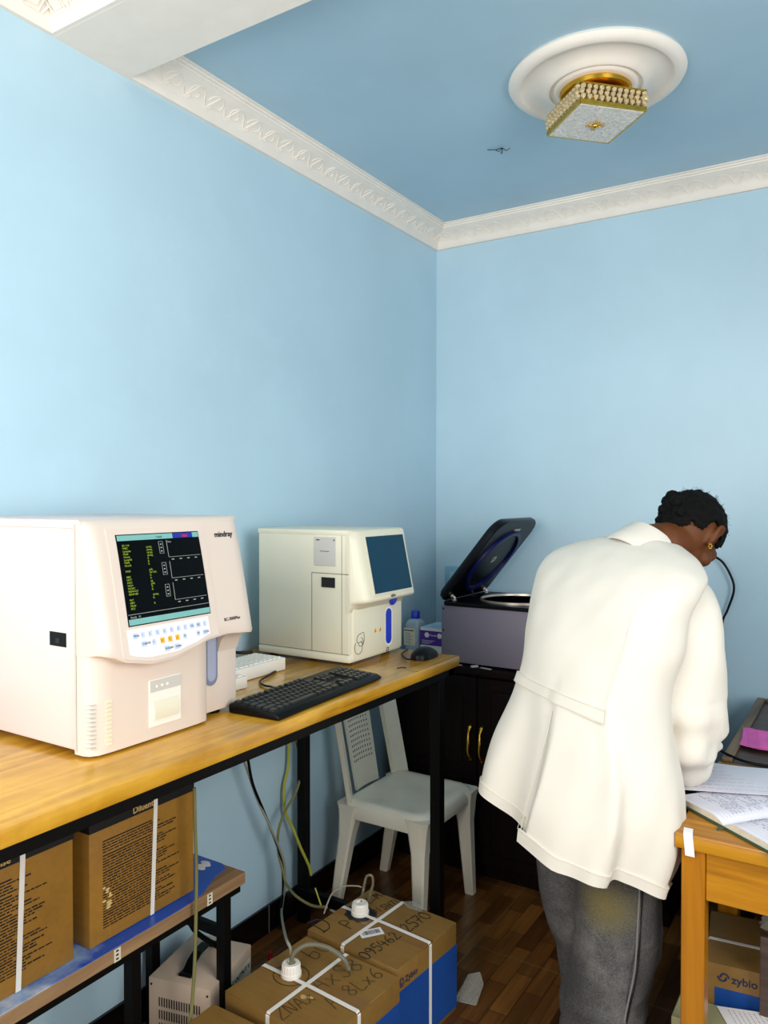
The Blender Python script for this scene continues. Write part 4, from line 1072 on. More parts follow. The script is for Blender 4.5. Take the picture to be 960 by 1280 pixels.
cable('power_cable', 'yellow-green cable behind the back bench leg ending at the floor rail', 'cable', [W(360, 915, .02), W(361, 935, .02), W(360, 960, .02), W(355, 985, .02), W(357, 1015, .03), W(366, 1035, .045), W(376, 1060, .07), W(386, 1082, .09), W(389, 1094, .1)], .005, m_yelcord)
cable('power_cable', 'olive cable curving past the back bench leg toward the lower carton', 'cable', [W(365, 915, .03), W(374, 940, .04), W(377, 962, .05), W(370, 990, .06), W(356, 1015, .07), W(348, 1040, .08), W(348, 1065, .08), W(354, 1090, .1), W(358, 1105, .12), W(370, 1120, .2), W(390, 1132, .28), W(408, 1134, .36)], .0045, m_olivecord)
cable('power_cable', 'pale cable dropping straight in front of the shelf end', 'cable', [W(243, 985, .37), W(244, 1040, .37), W(245.5, 1085, .365), W(245, 1140, .365), W(243.5, 1200, .365), W(240, 1255, .366), W(236, 1285, .37), W(231, 1310, .38)], .0042, m_olivecord)
cable('green_wire', 'thin green wire looping over the far corner of the upper carton', 'wire', [W(452, 1109, .43), W(446, 1107.5, .42), W(430, 1108, .4), W(416, 1116, .385), W(409, 1130, .38), W(405, 1142, .376)], .0022, m_greycord)
cable('green_wire', 'short green wire sticking up beside the bench crossbar', 'wire', [W(394, 1110, .3), W(398, 1122, .31), W(402, 1134, .32)], .0022, m_yelcord)
cable('suction_tube', 'smoky clear tube arching from the front white cap to the upper carton', 'tube', [cap3 + V((.004, -.004, .03)), cap3 + V((.008, 0, .06)), cap3 + V((.03, .03, .075)), cap3 + V((.07, .06, .066)), cap3 + V((.11, .078, .04)), cap3 + V((.125, .084, .012))], .0062, m_tubing)
cable('suction_tube', 'clear tube looped upright behind the rear white cap', 'tube', [cap2 + V((-.002, .01, .03)), cap2 + V((-.03, .06, .03)), cap2 + V((-.03, .07, .055)), cap2 + V((-.025, .075, .075)), cap2 + V((-.01, .08, .078)), cap2 + V((-.005, .078, .055)), cap2 + V((-.012, .07, .02)), cap2 + V((-.015, .068, .004))], .0042, m_tubing)
cable('analyzer_cable', 'black cable on the wall behind the small analyzer', 'cable', [(.012, -1.5, 1.14), (.02, -1.5, 1.09), (.035, -1.49, 1.04), (.05, -1.46, 1.02), (.08, -1.43, 1.012), (.1, -1.4, 1.012)], .005, m_blackpl)
bm = B(); p = at(338, 1185, z=.05); ball(bm, p + V((0, 0, -.03)), (.009, .009, .02)); tube(bm, [p + V((0, 0, -.02)), p + V((.01, -.01, -.035)), p + V((.03, -.02, -.045))], .004, 6, 3)
obj('red_plug', bm, m_red, None, True, 'small red plug on the floor behind the front carton', 'plug')

# ================================================================== WOODEN DESK, LEDGER, DARK TABLE
DX0, DY0, DY1, DZ = 1.39, -1.44, -.88, .75
desk = thing('wooden_desk', 'orange varnished wooden desk holding the open ledger', 'desk', (1.95, -1.16, 0))
bm = B(); box(bm, DX0, 2.5, DY0, DY1, DZ - .034, DZ, .003); obj('desk_top', bm, m_desk, desk)
for x in (DX0 + .012, 2.43):
    for y in (DY0 + .01, DY1 - .06):
        bm = B(); box(bm, x, x + .05, y, y + .05, 0, DZ - .0345, .002, 1); obj('leg', bm, m_deskz, desk, False)
bm = B(); box(bm, DX0 + .0625, 2.4295, DY0 + .016, DY0 + .04, DZ - .145, DZ - .0345, .002, 1); box(bm, DX0 + .0625, 2.4295, DY1 - .04, DY1 - .016, DZ - .145, DZ - .0345, .002, 1); box(bm, DX0 + .02, DX0 + .045, DY0 + .0605, DY1 - .0605, DZ - .145, DZ - .0345, .002, 1); box(bm, 2.44, 2.465, DY0 + .0605, DY1 - .0605, DZ - .145, DZ - .0345, .002, 1)
obj('apron', bm, m_desk, desk, False)
bm = B(); ribbon(bm, [(1.412, -1.405, DZ + .0012), (1.416, -1.43, DZ + .0014), (1.418, -1.4412, DZ - .001), (1.421, -1.4414, DZ - .03), (1.4225, -1.442, DZ - .046)], .02, X, .0008)
bm2 = B(); 
obj('paper_tag', bm, m_paper, None, False, 'white paper strip stuck over the front corner of the desk', 'paper strip')
# ledger, open, rotated
LR = math.radians(-39); LO = V((1.4785, -1.3625, DZ)); LX = V((math.cos(LR), math.sin(LR), 0)); LY = V((-LX.y, LX.x, 0))
led = thing('open_ledger', 'open handwritten ledger with green cover lying across the desk corner', 'book', LO)
LP = lambda a, b, z: LO + LX * a + LY * b + Z * z
bm = B(); prism(bm, [LP(-.162, -.004, .001), LP(.2, -.004, .001), LP(.2, .3, .001), LP(-.162, .3, .001)], (0, 0, .0045)); cov = obj('cover', bm, m_greencov, led, False)
bm = B(); prism(bm, [LP(-.006, -.008, .0058), LP(.008, -.006, .0058), LP(.002, -.022, -.0), LP(-.001, -.016, .003)], LX * .003); obj('torn_spine', bm, m_greencov, cov, False)
for s, w in ((-1, .158), (1, .195)):
    bm = B(); rings = []
    for i in range(11):
        t = i / 10; a = s * w * t; z = .0065 + (.015 if s < 0 else .016) * (1 - (1 - min(1, t * 4)) ** 2) * (1 - .35 * t)
        rings.append([LP(a, 0, .006), LP(a, .295, .006), LP(a, .295, z), LP(a, 0, z)])
    loft(bm, rings); blk = obj('page_block', bm, m_pageedge, led)
    bm = B(); rings = []
    for i in range(11):
        t = i / 10; a = s * w * t; z = .0065 + (.015 if s < 0 else .016) * (1 - (1 - min(1, t * 4)) ** 2) * (1 - .35 * t)
        rings.append([LP(a, .001, z + .0003), LP(a, .294, z + .0003), LP(a, .294, z + .0008), LP(a, .001, z + .0008)])
    loft(bm, rings); pg = obj('page', bm, m_paperp, blk)
    bm = B(); rd = random.Random(11 + s)
    zt = lambda a: .0082 + (.015 if s < 0 else .016) * (1 - (1 - min(1, abs(a) / w * 4)) ** 2) * (1 - .35 * abs(a) / w) 
    for k in range(26):
        b = .015 + k * .0104
        a0, a1 = (s * .012, s * (w - .01)); 
        n = 8; P_ = [LP(a0 + (a1 - a0) * i / n, b, zt(a0 + (a1 - a0) * i / n)) for i in range(n + 1)]
        for p, q in zip(P_, P_[1:]):
            d = LY * .00022; bm.faces.new([bm.verts.new(v) for v in (p - d, q - d, q + d, p + d)])
        if k > 2:
            x = .02
            while x < w - .02:
                l = rd.uniform(.005, .02)
                if rd.random() < .72:
                    m_ = 5; Pq = [LP(s * (x + l * i / m_), b + .003 + rd.uniform(-.002, .002), zt(x + l * i / m_) + .0006) for i in range(m_ + 1)]
                    tube(bm, Pq, .00042, 4, 2)
                x += l + .004
    obj('handwriting', bm, m_softink, pg, False)
# loose sheets on the ledger and desk
def sheet(name, label, pts, z, m, lines=0, seed=1, cat='paper', group=None, curl=.0):
    pts = [V((p[0], p[1], z + (p[2] if len(p) > 2 else 0))) for p in pts]; n = 8
    a, b, c, d = pts; bm = B(); rings = []
    for th in (0, .0006):
        pass
    g = [[(a.lerp(b, i / n)).lerp(d.lerp(c, i / n), j / n) + Z * (curl * (math.sin(i / n * 5 + seed) * .5 + .5) * (j / n) ** 2) for j in range(n + 1)] for i in range(n + 1)]
    vt = [[bm.verts.new(p + Z * .0006) for p in r] for r in g]; vb = [[bm.verts.new(p) for p in r] for r in g]
    for i in range(n):
        for j in range(n):
            bm.faces.new((vt[i][j], vt[i + 1][j], vt[i + 1][j + 1], vt[i][j + 1])); bm.faces.new((vb[i][j], vb[i][j + 1], vb[i + 1][j + 1], vb[i + 1][j]))
    for i in range(n):
        bm.faces.new((vt[i][0], vb[i][0], vb[i + 1][0], vt[i + 1][0])); bm.faces.new((vt[i][n], vt[i + 1][n], vb[i + 1][n], vb[i][n])); bm.faces.new((vt[0][i], vt[0][i + 1], vb[0][i + 1], vb[0][i])); bm.faces.new((vt[n][i], vb[n][i], vb[n][i + 1], vt[n][i + 1]))
    bmesh.ops.recalc_face_normals(bm, faces=bm.faces)
    o = obj(name, bm, m, None, True, label, cat, None, group)
    if lines:
        rd = random.Random(seed); bm = B(); xd = (b - a); yd = (d - a)
        for k in range(lines):
            t = .1 + .82 * k / lines; x = .08
            E_ = rd.uniform(.6, .95)
            while x < E_:
                l = rd.uniform(.02, .09); l = min(l, .95 - x)
                f = lambda s_, t_: a + xd * s_ + yd * t_ + Z * (.0012 + curl * (math.sin(s_ * 5 + seed) * .5 + .5) * t_ ** 2)
                bm.faces.new([bm.verts.new(p) for p in (f(x, t), f(x + l, t), f(x + l, t + .005), f(x, t + .005))])
                x += l + .018
        obj('printed_lines', bm, m_softink, o, False)
    return o
sheet('loose_sheet', 'loose white sheet with faint lines at the far end of the ledger', [(1.36, -1.235), (1.6, -1.14), (1.66, -.885, -.012), (1.372, -.935, -.019)], DZ + .0245, m_paperp, 7, 3, curl=.006)
# dark table behind the desk
dt = thing('dark_table', 'dark brown wooden table with a raised rim against the back wall', 'table', (1.95, -.47, 0))
TY0 = DY1 + .008
bm = B(); box(bm, 1.397, 2.5, TY0, -.075, DZ - .03, DZ - .003, .002, 1); obj('table_top', bm, m_dark, dt, False)
bm = B(); box(bm, 1.397, 1.425, TY0, -.075, DZ - .0028, DZ + .008, .002, 1); box(bm, 1.4255, 2.5, -.103, -.075, DZ - .0028, DZ + .008, .002, 1); obj('raised_rim', bm, m_darkrim, dt, False)
for x in (1.4, 2.44):
    for y in (TY0 + .004, -.13):
        bm = B(); box(bm, x, x + .045, y, y + .045, 0, DZ - .0305); obj('leg', bm, m_dark, dt, False)
bm = B(); rd = random.Random(9); rings = []
for i in range(15):
    x = 1.412 + i * .02
    rings.append([V((x + rd.uniform(-.002, .002), -.565 + rd.uniform(-.005, .005) + .02 * (i < 2), DZ + .014 + rd.uniform(0, .008))), V((x + .012 + rd.uniform(-.002, .002), -.72 - .02 * math.sin(i * .5) + rd.uniform(-.008, .008) + (.05 if i < 2 else 0), DZ + .011 + rd.uniform(0, .006))),
                  V((x + .012, -.72 - .02 * math.sin(i * .5), DZ + .0095)), V((x, -.565, DZ + .0095))])
loft(bm, rings); obj('pink_paper', bm, m_pink, None, False, 'crumpled bright pink crepe paper lying on the dark table', 'paper')
cable('desk_cable', 'thin black cable lying between the ledger papers and the dark table', 'cable', [(1.36, -.84, .79), (1.385, -.845, .775), (1.41, -.845, DZ + .012), (1.47, -.855, DZ + .002), (1.58, -.85, DZ + .002), (1.7, -.83, DZ + .002)], .004, m_blackpl)

bm = B(); box(bm, 1.4, 1.415, TY0 + .05, -.135, .02, DZ - .0305); obj('added_dark_panel', bm, m_cab, dt, False)  # added dark sheet, stands in for the shade under the table
# ---- under the desk
UC = (at(885, 1205, z=.36) + at(897, 1138, z=.36) + (at(944, 1218, z=.36) - at(885, 1205, z=.36)) * 2) / 2; UQ = Matrix.Translation((UC.x, UC.y, 0)) @ Matrix.Rotation(math.radians(7), 4, 'Z')
ub = thing('carton', 'brown carton with zybio lettering above a blue patch, under the desk', 'box', UQ.translation, math.radians(7))
uw, ud, uh = .23, .262, .36
bm = B(); box(bm, -uw / 2, uw / 2, -ud / 2, ud / 2, .0006, uh, .003, 2, UQ); obj('carton_body', bm, m_cardd, ub)
bm = B(); box(bm, -uw / 2 + .02, uw / 2 - .004, -ud / 2 - .0006, -ud / 2 + .001, .02, uh - .058, M=UQ); obj('blue_print', bm, m_cardbl, ub, False)
bm = B(); ribbon(bm, [UQ @ V(p) for p in ((-uw / 2 - .001, -.02, .003), (-uw / 2 - .001, -.02, uh - .003), (-uw / 2 + .004, -.02, uh + .002), (uw / 2 - .004, -.02, uh + .002), (uw / 2 + .001, -.02, uh - .003), (uw / 2 + .001, -.02, .003))], .011, UQ.to_3x3() @ Y); obj('strap', bm, m_strap, ub, False)
text('zybio', .027, UQ @ V((-uw / 2 + .058, -ud / 2 - .001, uh - .04)), UQ.to_3x3() @ X, Z, m_ink, ub, 'carton_lettering', .0002, .0005)
bm = B(); e = UQ @ V((-uw / 2 + .04, -ud / 2 - .001, uh - .03)); EX = UQ.to_3x3() @ X
for a0, s in ((0, 1), (PI, 1)): tube(bm, [e + EX * (.012 * math.cos(a0 + t)) * (1 - t / 6) + Z * (.012 * math.sin(a0 + t)) * (1 - t / 6) for t in [i * .4 for i in range(9)]], .002, 6, 1)
obj('emblem', bm, m_ink, ub)
bm = B(); box(bm, 1.365, 1.62, -1.33, -1.245, .0006, .283, .002, 1); 
bm.free(); bm = B(); box(bm, 1.368, 1.72, -1.362, -1.262, .0006, .28, .002, 1); obj('olive_box', bm, m_olive, None, False, 'pale olive box standing under the desk behind its front leg', 'box')
sheet('printed_sheet', 'printed white sheet lying on the olive box under the desk', [(1.452, -1.268), (1.51, -1.37), (1.72, -1.30), (1.66, -1.2)], .2815, m_paper, 16, 6)
bm = B(); box(bm, -.03, .12, -.012, .012, .0006, .47, .003, 2, Matrix.Translation((1.573, -1.238, 0)) @ Matrix.Rotation(.03, 4, 'Z')); obj('wooden_board', bm, m_dark, None, True, 'dark brown wooden board standing upright under the desk beside the carton', 'board')
bm = B()
vs = bmesh.ops.create_icosphere(bm, subdivisions=3, radius=1)['verts']
for v in vs:
    nz = noise.noise(v.co * 2.2) * .35 + noise.noise(v.co * 6) * .12
    v.co = V((1.595, -1.236, .498)) + V((v.co.x * .05, v.co.y * .03, v.co.z * .022)) * (1 + nz)
    v.co.z = max(v.co.z, .4715)
obj('plastic_bag', bm, m_film, None, True, 'crumpled clear plastic bag lying on top of the brown board', 'bag')

#@PERSON
# ================================================================== PERSON
FA = math.radians(20)
PF = V((math.sin(FA), math.cos(FA), 0)); PR = V((math.cos(FA), -math.sin(FA), 0))     # facing / her right
person = None
def interp(keys, t):
    for a, b in zip(keys, keys[1:]):
        if t <= b[0]:
            q = (t - a[0]) / (b[0] - a[0]); return [x + (y - x) * q for x, y in zip(a[1:], b[1:])]
    return list(keys[-1][1:])
def crom_keys(keys, k=5):
    """smooth a list of equal-length tuples"""
    P = [tuple(2 * a - b for a, b in zip(keys[0], keys[1]))] + list(keys) + [tuple(2 * a - b for a, b in zip(keys[-1], keys[-2]))]
    out = []
    for i in range(1, len(P) - 2):
        for j in range(k):
            t = j / k; row = []
            for a, b, c, d in zip(P[i - 1], P[i], P[i + 1], P[i + 2]):
                row.append(.5 * ((2 * b) + (c - a) * t + (2 * a - 5 * b + 4 * c - d) * t * t + (3 * b - a - 3 * c + d) * t ** 3))
            out.append(tuple(row))
    out.append(tuple(keys[-1])); return out
# ---- head frame: crown tips forward and a little to her right
HC = uz(861, 1.402, 2.15)
HZ = (PF * .84 + Z * .50 + PR * .10).normalized()                        # towards the crown
HY = (PF - HZ * PF.dot(HZ)); HY = (HY.normalized() + PR * .2); HY = (HY - HZ * HY.dot(HZ)).normalized()      # face
HX = HY.cross(HZ).normalized()                                           # her right ear
HM = Matrix((HX, HY, HZ)).transposed()
hp = lambda x, y, z: HC + HM @ V((x, y, z))
# ---- joints
nb = uz(806, 1.365, 2.10)
rs, re, rw = uz(854, 1.235, 2.01), at(856, 935, d=1.955), V((1.372, -1.045, .835))
ls, le, lw_ = uz(726, 1.265, 2.15), V((1.05, -1.02, .98)), V((1.23, -.97, .85))
hipc = uz(745, .93, 1.97)
def chain(bm, pts, rad, seg=14): tube(bm, pts, rad, seg, 5)
bm = B()
# head
ball(bm, hp(0, -.006, .012), (.074, .094, .098), HM, 24, 18)
ball(bm, hp(0, .03, -.05), (.056, .058, .066), HM, 20, 14)
ball(bm, hp(0, .062, -.088), (.03, .026, .024), HM)                  # chin
ball(bm, hp(0, .084, .012), (.05, .014, .04), HM)                    # brow
tube(bm, [hp(0, .086, .012), hp(0, .1, -.022), hp(0, .104, -.036)], [.009, .011, .014], 8, 3)
for s in (-1, 1):
    ball(bm, hp(s * .013, .094, -.038), .009, None, 10, 8)
    ball(bm, hp(s * .045, .06, -.03), (.022, .022, .024), HM)
    # ear: rim, lobe, inner ridge
    tube(bm, [hp(s * .074, .012, -.028), hp(s * .084, .004, -.012), hp(s * .09, -.012, .012), hp(s * .09, -.01, .028), hp(s * .084, .008, .034), hp(s * .076, .018, .022)], [.007, .006, .0065, .0065, .006, .005], 8, 4)
    ball(bm, hp(s * .077, .004, .004), (.007, .016, .026), HM); ball(bm, hp(s * .08, .008, -.03), (.006, .009, .01), HM)
ball(bm, hp(0, .09, -.062), (.024, .012, .006), HM); ball(bm, hp(0, .088, -.072), (.021, .012, .007), HM)   # lips
# neck and trunk
chain(bm, [hp(0, .0, -.04), hp(0, -.03, -.1), nb.lerp(hp(0, -.02, -.06), .4), nb, nb.lerp(hipc, .15)], [.058, .056, .056, .056, .055], 18)
bk_ = PF * -.045; chain(bm, [nb.lerp(hipc, .08), nb.lerp(hipc, .25) + bk_, nb.lerp(hipc, .5) + bk_, nb.lerp(hipc, .75) + bk_, hipc + bk_ * .5, hipc - Z * .1], [.055, .055, .06, .065, .08, .09], 20)
chain(bm, [ls, nb.lerp((ls + rs) / 2, .9), rs], [.04, .048, .04], 12)
# arms, palms, five fingers each
def arm(sh, el, wr, fdir, side):
    chain(bm, [sh, sh.lerp(el, .5), el], [.04, .036, .032]); chain(bm, [el, el.lerp(wr, .4), wr], [.032, .029, .023])
    fdir = V(fdir).normalized(); lat = fdir.cross(Z).normalized() * side   # thumb side = -lat
    pc = wr + fdir * .05 - Z * .008
    up_n = lat.cross(fdir).normalized()
    Mh = Matrix((lat, fdir, up_n)).transposed()
    ball(bm, pc, (.038, .048, .014), Mh)
    for k, (o, l) in enumerate(((-.028, .066), (-.009, .076), (.01, .07), (.028, .054))):
        b0 = wr + fdir * .09 + lat * o - Z * .008
        tube(bm, [b0 - fdir * .02, b0 + fdir * l * .35 - Z * .001, b0 + fdir * l * .7 - Z * .012, b0 + fdir * l * .92 - Z * .026], [.0095, .009, .0082, .007], 8, 4)
    t0 = wr + fdir * .03 - lat * .03 - Z * .008
    tube(bm, [t0, t0 + fdir * .025 - lat * .022 - Z * .006, t0 + fdir * .055 - lat * .026 - Z * .014], [.012, .0105, .0085], 8, 4)
arm(rs, re, rw, V((-.1, 1, -.12)), 1); arm(ls, le, lw_, V((.9, .35, -.2)), -1)
# legs
KR = [(768, .80, 1.96, .11), (775, .62, 1.94, .104), (773, .504, 1.94, .104), (769, .384, 1.94, .103), (758, .264, 1.945, .099), (752, .16, 1.945, .096), (749, .045, 1.945, .1)]
KL = [(726, .80, 2.07, .1), (722, .62, 2.08, .1), (720, .504, 2.085, .1), (726, .384, 2.09, .096), (741, .264, 2.09, .09), (748, .16, 2.055, .092), (752, .045, 2.06, .098)]
for K in (KR, KL):
    chain(bm, [hipc + (uz(K[0][0], .85, K[0][2]) - hipc) * .7] + [uz(u, z, d) for u, z, d, r in K[:-1]], [.09] + [r * (.72 if i < 3 else .6) for i, (u, z, d, r) in enumerate(K[:-1])], 14)
    a = uz(*K[-1][:3]); chain(bm, [uz(*K[-2][:3]), a + Z * .02, a + PF * .06 + Z * .005, a + PF * .13], [.05, .04, .036, .03], 12)
bm = remesh(bm, .0055, 2, .5)
person = obj('person', bm, m_skin, None, True, 'person in a white lab coat and faded black jeans bending over with back turned', 'person', ang=180)
# eyes stay closed lids; hair
bm = B()
vs = bmesh.ops.create_icosphere(bm, subdivisions=5, radius=1)['verts']
for v in vs:
    n = v.co.copy()
    p = V((n.x * .084, -.008 + n.y * .104, .014 + n.z * .107))
    # corn-rows running from the forehead back to the nape
    row = math.sin(math.atan2(n.x, max(.05, n.z + .75)) * 30) * .0022 + noise.noise(n * 9) * .005 + noise.noise(n * 28) * .0026
    p += n * row
    v.co = p
cut = []
for v in bm.verts:
    x, y, z = v.co
    face = y > .05 and z < .045 + (.05 - abs(x)) * .3
    ear = abs(x) > .05 and y > -.03 and y < .026 and z < .024
    nape = z < -.082 or (z < -.038 + max(0, y + .05) * .5 and y > -.06 and y < .03) or (y >= .015 and z < -.004)
    if face or ear or nape: cut.append(v)
bmesh.ops.delete(bm, geom=cut, context='VERTS')
r = bmesh.ops.extrude_face_region(bm, geom=bm.faces[:])
for v in [g for g in r['geom'] if isinstance(g, bmesh.types.BMVert)]: v.co *= .94
bmesh.ops.recalc_face_normals(bm, faces=bm.faces)
for v in bm.verts: v.co = HC + HM @ v.co
hair = obj('hair', bm, m_hair, person, True, ang=180)
bm = B(); rd = random.Random(3)
for k in range(8):                                    # braids gathered in a knot at the back of the head
    a = k / 8 * 2 * PI
    c = hp(-.012 + .022 * math.cos(a), -.098 + .008 * math.sin(a * 2), .004 + .02 * math.sin(a)); ball(bm, c, (.02, .018, .018), HM, 10, 8)
for k in range(6): ball(bm, hp(-.03 + k * .012, -.092 + .002 * (k % 2), -.03 + .004 * math.sin(k)), (.013, .016, .014), HM, 10, 8)
obj('hair_knot', bm, m_hair, hair)
bm = B()
for k in range(160):                                  # fine loose hairs
    th, ph = rd.uniform(0, 2 * PI), rd.uniform(.1, 1.2); n = V((math.sin(ph) * math.cos(th), math.sin(ph) * math.sin(th), math.cos(ph)))
    if n.y > .55: continue
    p = hp(n.x * .083, -.008 + n.y * .103, .014 + n.z * .106); d = HM @ n; t = d.orthogonal() * rd.uniform(-.012, .012)
    tube(bm, [p, p + d * .006 + t * .5, p + d * rd.uniform(.007, .014) + t], .0004, 3, 2)
obj('loose_hair', bm, m_hair, hair)
for s in (1, -1):
    bm = B(); c = hp(s * .0885, .009, -.04)
    for k in range(6): a = k * PI / 3; ball(bm, c + HM @ V((0, .006 * math.cos(a), .006 * math.sin(a))), .0026, None, 8, 6)
    obj('earring', bm, m_brass, person)
# ---- trousers
def leg_rings(K):
    out = []
    for i, (u, z, d, r) in enumerate(crom_keys(K, 7)):
        c = uz(u, z, d); n = 36
        ring = []
        for j in range(n):
            a = 2 * PI * j / n
            w = .0035 * math.sin(a * 3 + z * 16) + .003 * math.sin(a * 5 - z * 31) * (1 if z < .35 else .4) + .003 * math.sin(z * 60 + 2 * math.sin(a)) * (1 if z < .28 else 0)
            ring.append(c + (PR * math.cos(a) * 1.0 + PF * math.sin(a) * 1.02) * (r + w) )
        out.append(ring)
    return out
tr = None
PERSON = person.location.copy(); m_jeans = denim()
bm = B()
for K in (KR, KL): loft(bm, leg_rings(K))
for v in bm.verts:
    n = noise.noise(v.co * 14) * .0035 + noise.noise(V((v.co.x * 9, v.co.y * 9, v.co.z * 38))) * (.005 if v.co.z < .4 else .002)
    c_ = uz(768 if v.co.x > 0 else 0, v.co.z, 1.95); d_ = V((noise.noise(v.co * 3), noise.noise(v.co * 3 + V((5, 5, 5))), 0)) * .003
    v.co += (V((v.co.x, v.co.y, 0)) - V((1.19, -1.32, 0))).normalized() * n + d_
ball(bm, uz(746, .84, 1.985), (.16, .11, .1), Matrix((PR, PF, Z)).transposed(), 24, 16)
tr = obj('trousers', bm, m_jeans, person, True, ang=180)
for dd in (-.006, .006):
    bm = B(); pts = []
    for u, z, d, r in crom_keys(KR, 3):
        if z > .62: continue
        a = math.radians(-28) + dd * 6
        pts.append(uz(u, z, d) + (PR * math.cos(a) + PF * math.sin(a) * 1.02) * (r + .0035))
    tube(bm, pts, .0022, 6, 2); obj('side_seam', bm, mat('pale_denim_stitch', srgb(120, 118, 116), .9) if dd < 0 else m_blk, tr)
for K in (KR, KL):
    bm = B(); a = uz(*K[-1][:3]); a.z = 0
    rings = []
    for t, w, h in ((-.09, .03, .05), (-.075, .038, .07), (-.02, .04, .085), (.04, .042, .07), (.1, .046, .05), (.15, .04, .04), (.17, .025, .03)):
        c = a + PF * t; rings.append([c + PR * (w * math.cos(q)) + Z * (.0008 + h * max(0, math.sin(q)) ** .8) for q in [2 * PI * j / 16 for j in range(16)]])
    loft(bm, rings); obj('shoe', bm, m_shoe, person)
# ---- lab coat
# (zl, left px, zr, right px, depth, b/a)
CK = [(.725, 598, .535, 824, 1.955, .72), (.79, 605, .60, 835, 1.955, .72), (.86, 617, .68, 841, 1.957, .70), (.95, 637, .81, 838, 1.96, .68), (1.02, 650, .93, 826, 1.965, .64),
      (1.09, 659, 1.03, 826, 1.975, .62), (1.16, 666, 1.12, 838, 1.995, .6), (1.235, 673, 1.20, 842, 2.02, .56), (1.30, 682, 1.255, 854, 2.045, .52), (1.345, 700, 1.292, 862, 2.065, .5), (1.374, 728, 1.325, 860, 2.08, .52), (1.39, 758, 1.352, 854, 2.092, .58), (1.4, 778, 1.372, 846, 2.1, .75)]
NR = 96
def coat_ring(k):
    zl, pl, zr, pr, d, q = k
    L = uz(pl, zl, d); Rr = uz(pr, zr, d); c = (L + Rr) / 2
    wd_ = abs((pr - pl) / F * d / 2); vr_ = PR.dot(RT); vf = PF.dot(RT)
    tt = min(1, max(0, (k[0] - .72) / .3)); wd_ *= .87 + .07 * tt
    a = wd_ / math.sqrt(vr_ ** 2 + (vf * q) ** 2); b = a * q
    hz = (zr - zl) / 2
    return c, a, b, hz
def coat_pt(c, a, b, hz, th, off=0, up=0):
    """th: 0 = her right, 90 = front, 270 = back"""
    e = lambda v: math.copysign(abs(v) ** .9, v)
    x, y = (a + off) * e(math.cos(th)), (b + off) * e(math.sin(th))
    d = PR * x + PF * y
    return c + d + Z * (hz * (d.dot(RT) / max(1e-6, math.sqrt((a * PR.dot(RT)) ** 2 + (b * PF.dot(RT)) ** 2))) + up)
VT = math.radians(268)                      # centre-back vent
CKS = crom_keys(CK, 8)
NK = len(CKS)
def fold(th, t):
    """radial fold height; t = 0 at the hem, 1 at the collar"""
    g = max(0, 1 - t * 2.6)
    f = g * (.015 * math.sin(th * 5 + .7) + .009 * math.sin(th * 9 + 2 + t * 4) + .004 * math.sin(th * 15 + 1))
    dv = (th - VT + PI) % (2 * PI) - PI
    if t < .42:
        s = min(1, (.42 - t) / .3)
        f += s * (.016 * math.exp(-max(0, dv) * 5) if dv > 0 else -.012 * math.exp(dv * 4))
    # a long diagonal fold running down from the end of the half belt
    dg = th - math.radians(304 + (.4 - t) * 50)
    if t < .44: f += .008 * math.exp(-(dg * 11) ** 2) * min(1, (.44 - t) * 6) - .006 * math.exp(-((dg - .13) * 11) ** 2) * min(1, (.44 - t) * 6)
    f += .0035 * noise.noise(V((math.cos(th) * 3, math.sin(th) * 3, t * 7))) 
    return f
bm = B(); rings = []
cols = [VT + 2 * PI * j / NR for j in range(NR)] 
def hemdrop(th, t):
    dv = (th - VT + PI) % (2 * PI) - PI
    if t > .3: return 0
    s = (.3 - t) / .3
    return s * .05 * max(0, (math.cos(th) - .35)) / .65 + s * (.018 if dv < 0 and dv > -1.3 else (-.012 if 0 <= dv < 1 else 0)) 
for i, k in enumerate(CKS):
    t = i / (NK - 1); c, a, b, hz = coat_ring(k)
    rings.append([coat_pt(c, a, b, hz, th, fold(th if th < 2 * PI else th - 2 * PI, t), hemdrop(th, t)) for th in cols])
# turn the hem under
inner = []
for i in (0, 6, 14):
    t = i / (NK - 1); c, a, b, hz = coat_ring(CKS[i]); inner.append([coat_pt(c, a, b, hz, th, fold(th if th < 2 * PI else th - 2 * PI, t) - .014, hemdrop(th, t) + .001) for th in cols])
loft(bm, inner[::-1] + rings)
# sleeves
def sleeve(pts, rad, wr):
    P = crom(pts, 9); n = len(P); R_ = []
    for i in range(n):
        t = i / (n - 1) * (len(pts) - 1); a = min(int(t), len(pts) - 2); R_.append(rad[a] + (rad[a + 1] - rad[a]) * (t - a))
    rings = []; prev = None
    for i, p in enumerate(P):
        d = (P[min(i + 1, n - 1)] - P[max(0, i - 1)]).normalized()
        u = d.cross(PF).normalized() if prev is None else (prev - d * prev.dot(d)).normalized()
        prev = u; w = d.cross(u); ring = []; s = i / n
        for j in range(30):
            a = 2 * PI * j / 30
            f = wr * ((math.sin(s * 40 + 2.6 * math.sin(a + .6)) * .0055 + noise.noise(V((s * 14, math.cos(a) * 1.6, math.sin(a) * 1.6))) * .011) * (1 if s > .42 else .3) + .004 * math.sin(a * 3 + s * 9) + .003 * math.sin(a * 5 - s * 14))
            ring.append(p + (u * math.cos(a) + w * math.sin(a)) * (R_[i] + f))
        rings.append(ring)
    loft(bm, rings)
rpts = [uz(836, 1.275, 2.06), uz(851, 1.232, 2.02), uz(857, 1.16, 1.975), uz(858, 1.05, 1.955), uz(857, .95, 1.955), uz(855, .885, 1.965), uz(856, .835, 1.99), rw + V((-.0, -.075, .02)), rw + V((0, -.01, .004))]
sleeve(rpts, [.062, .082, .089, .09, .089, .085, .068, .056, .045], 1)
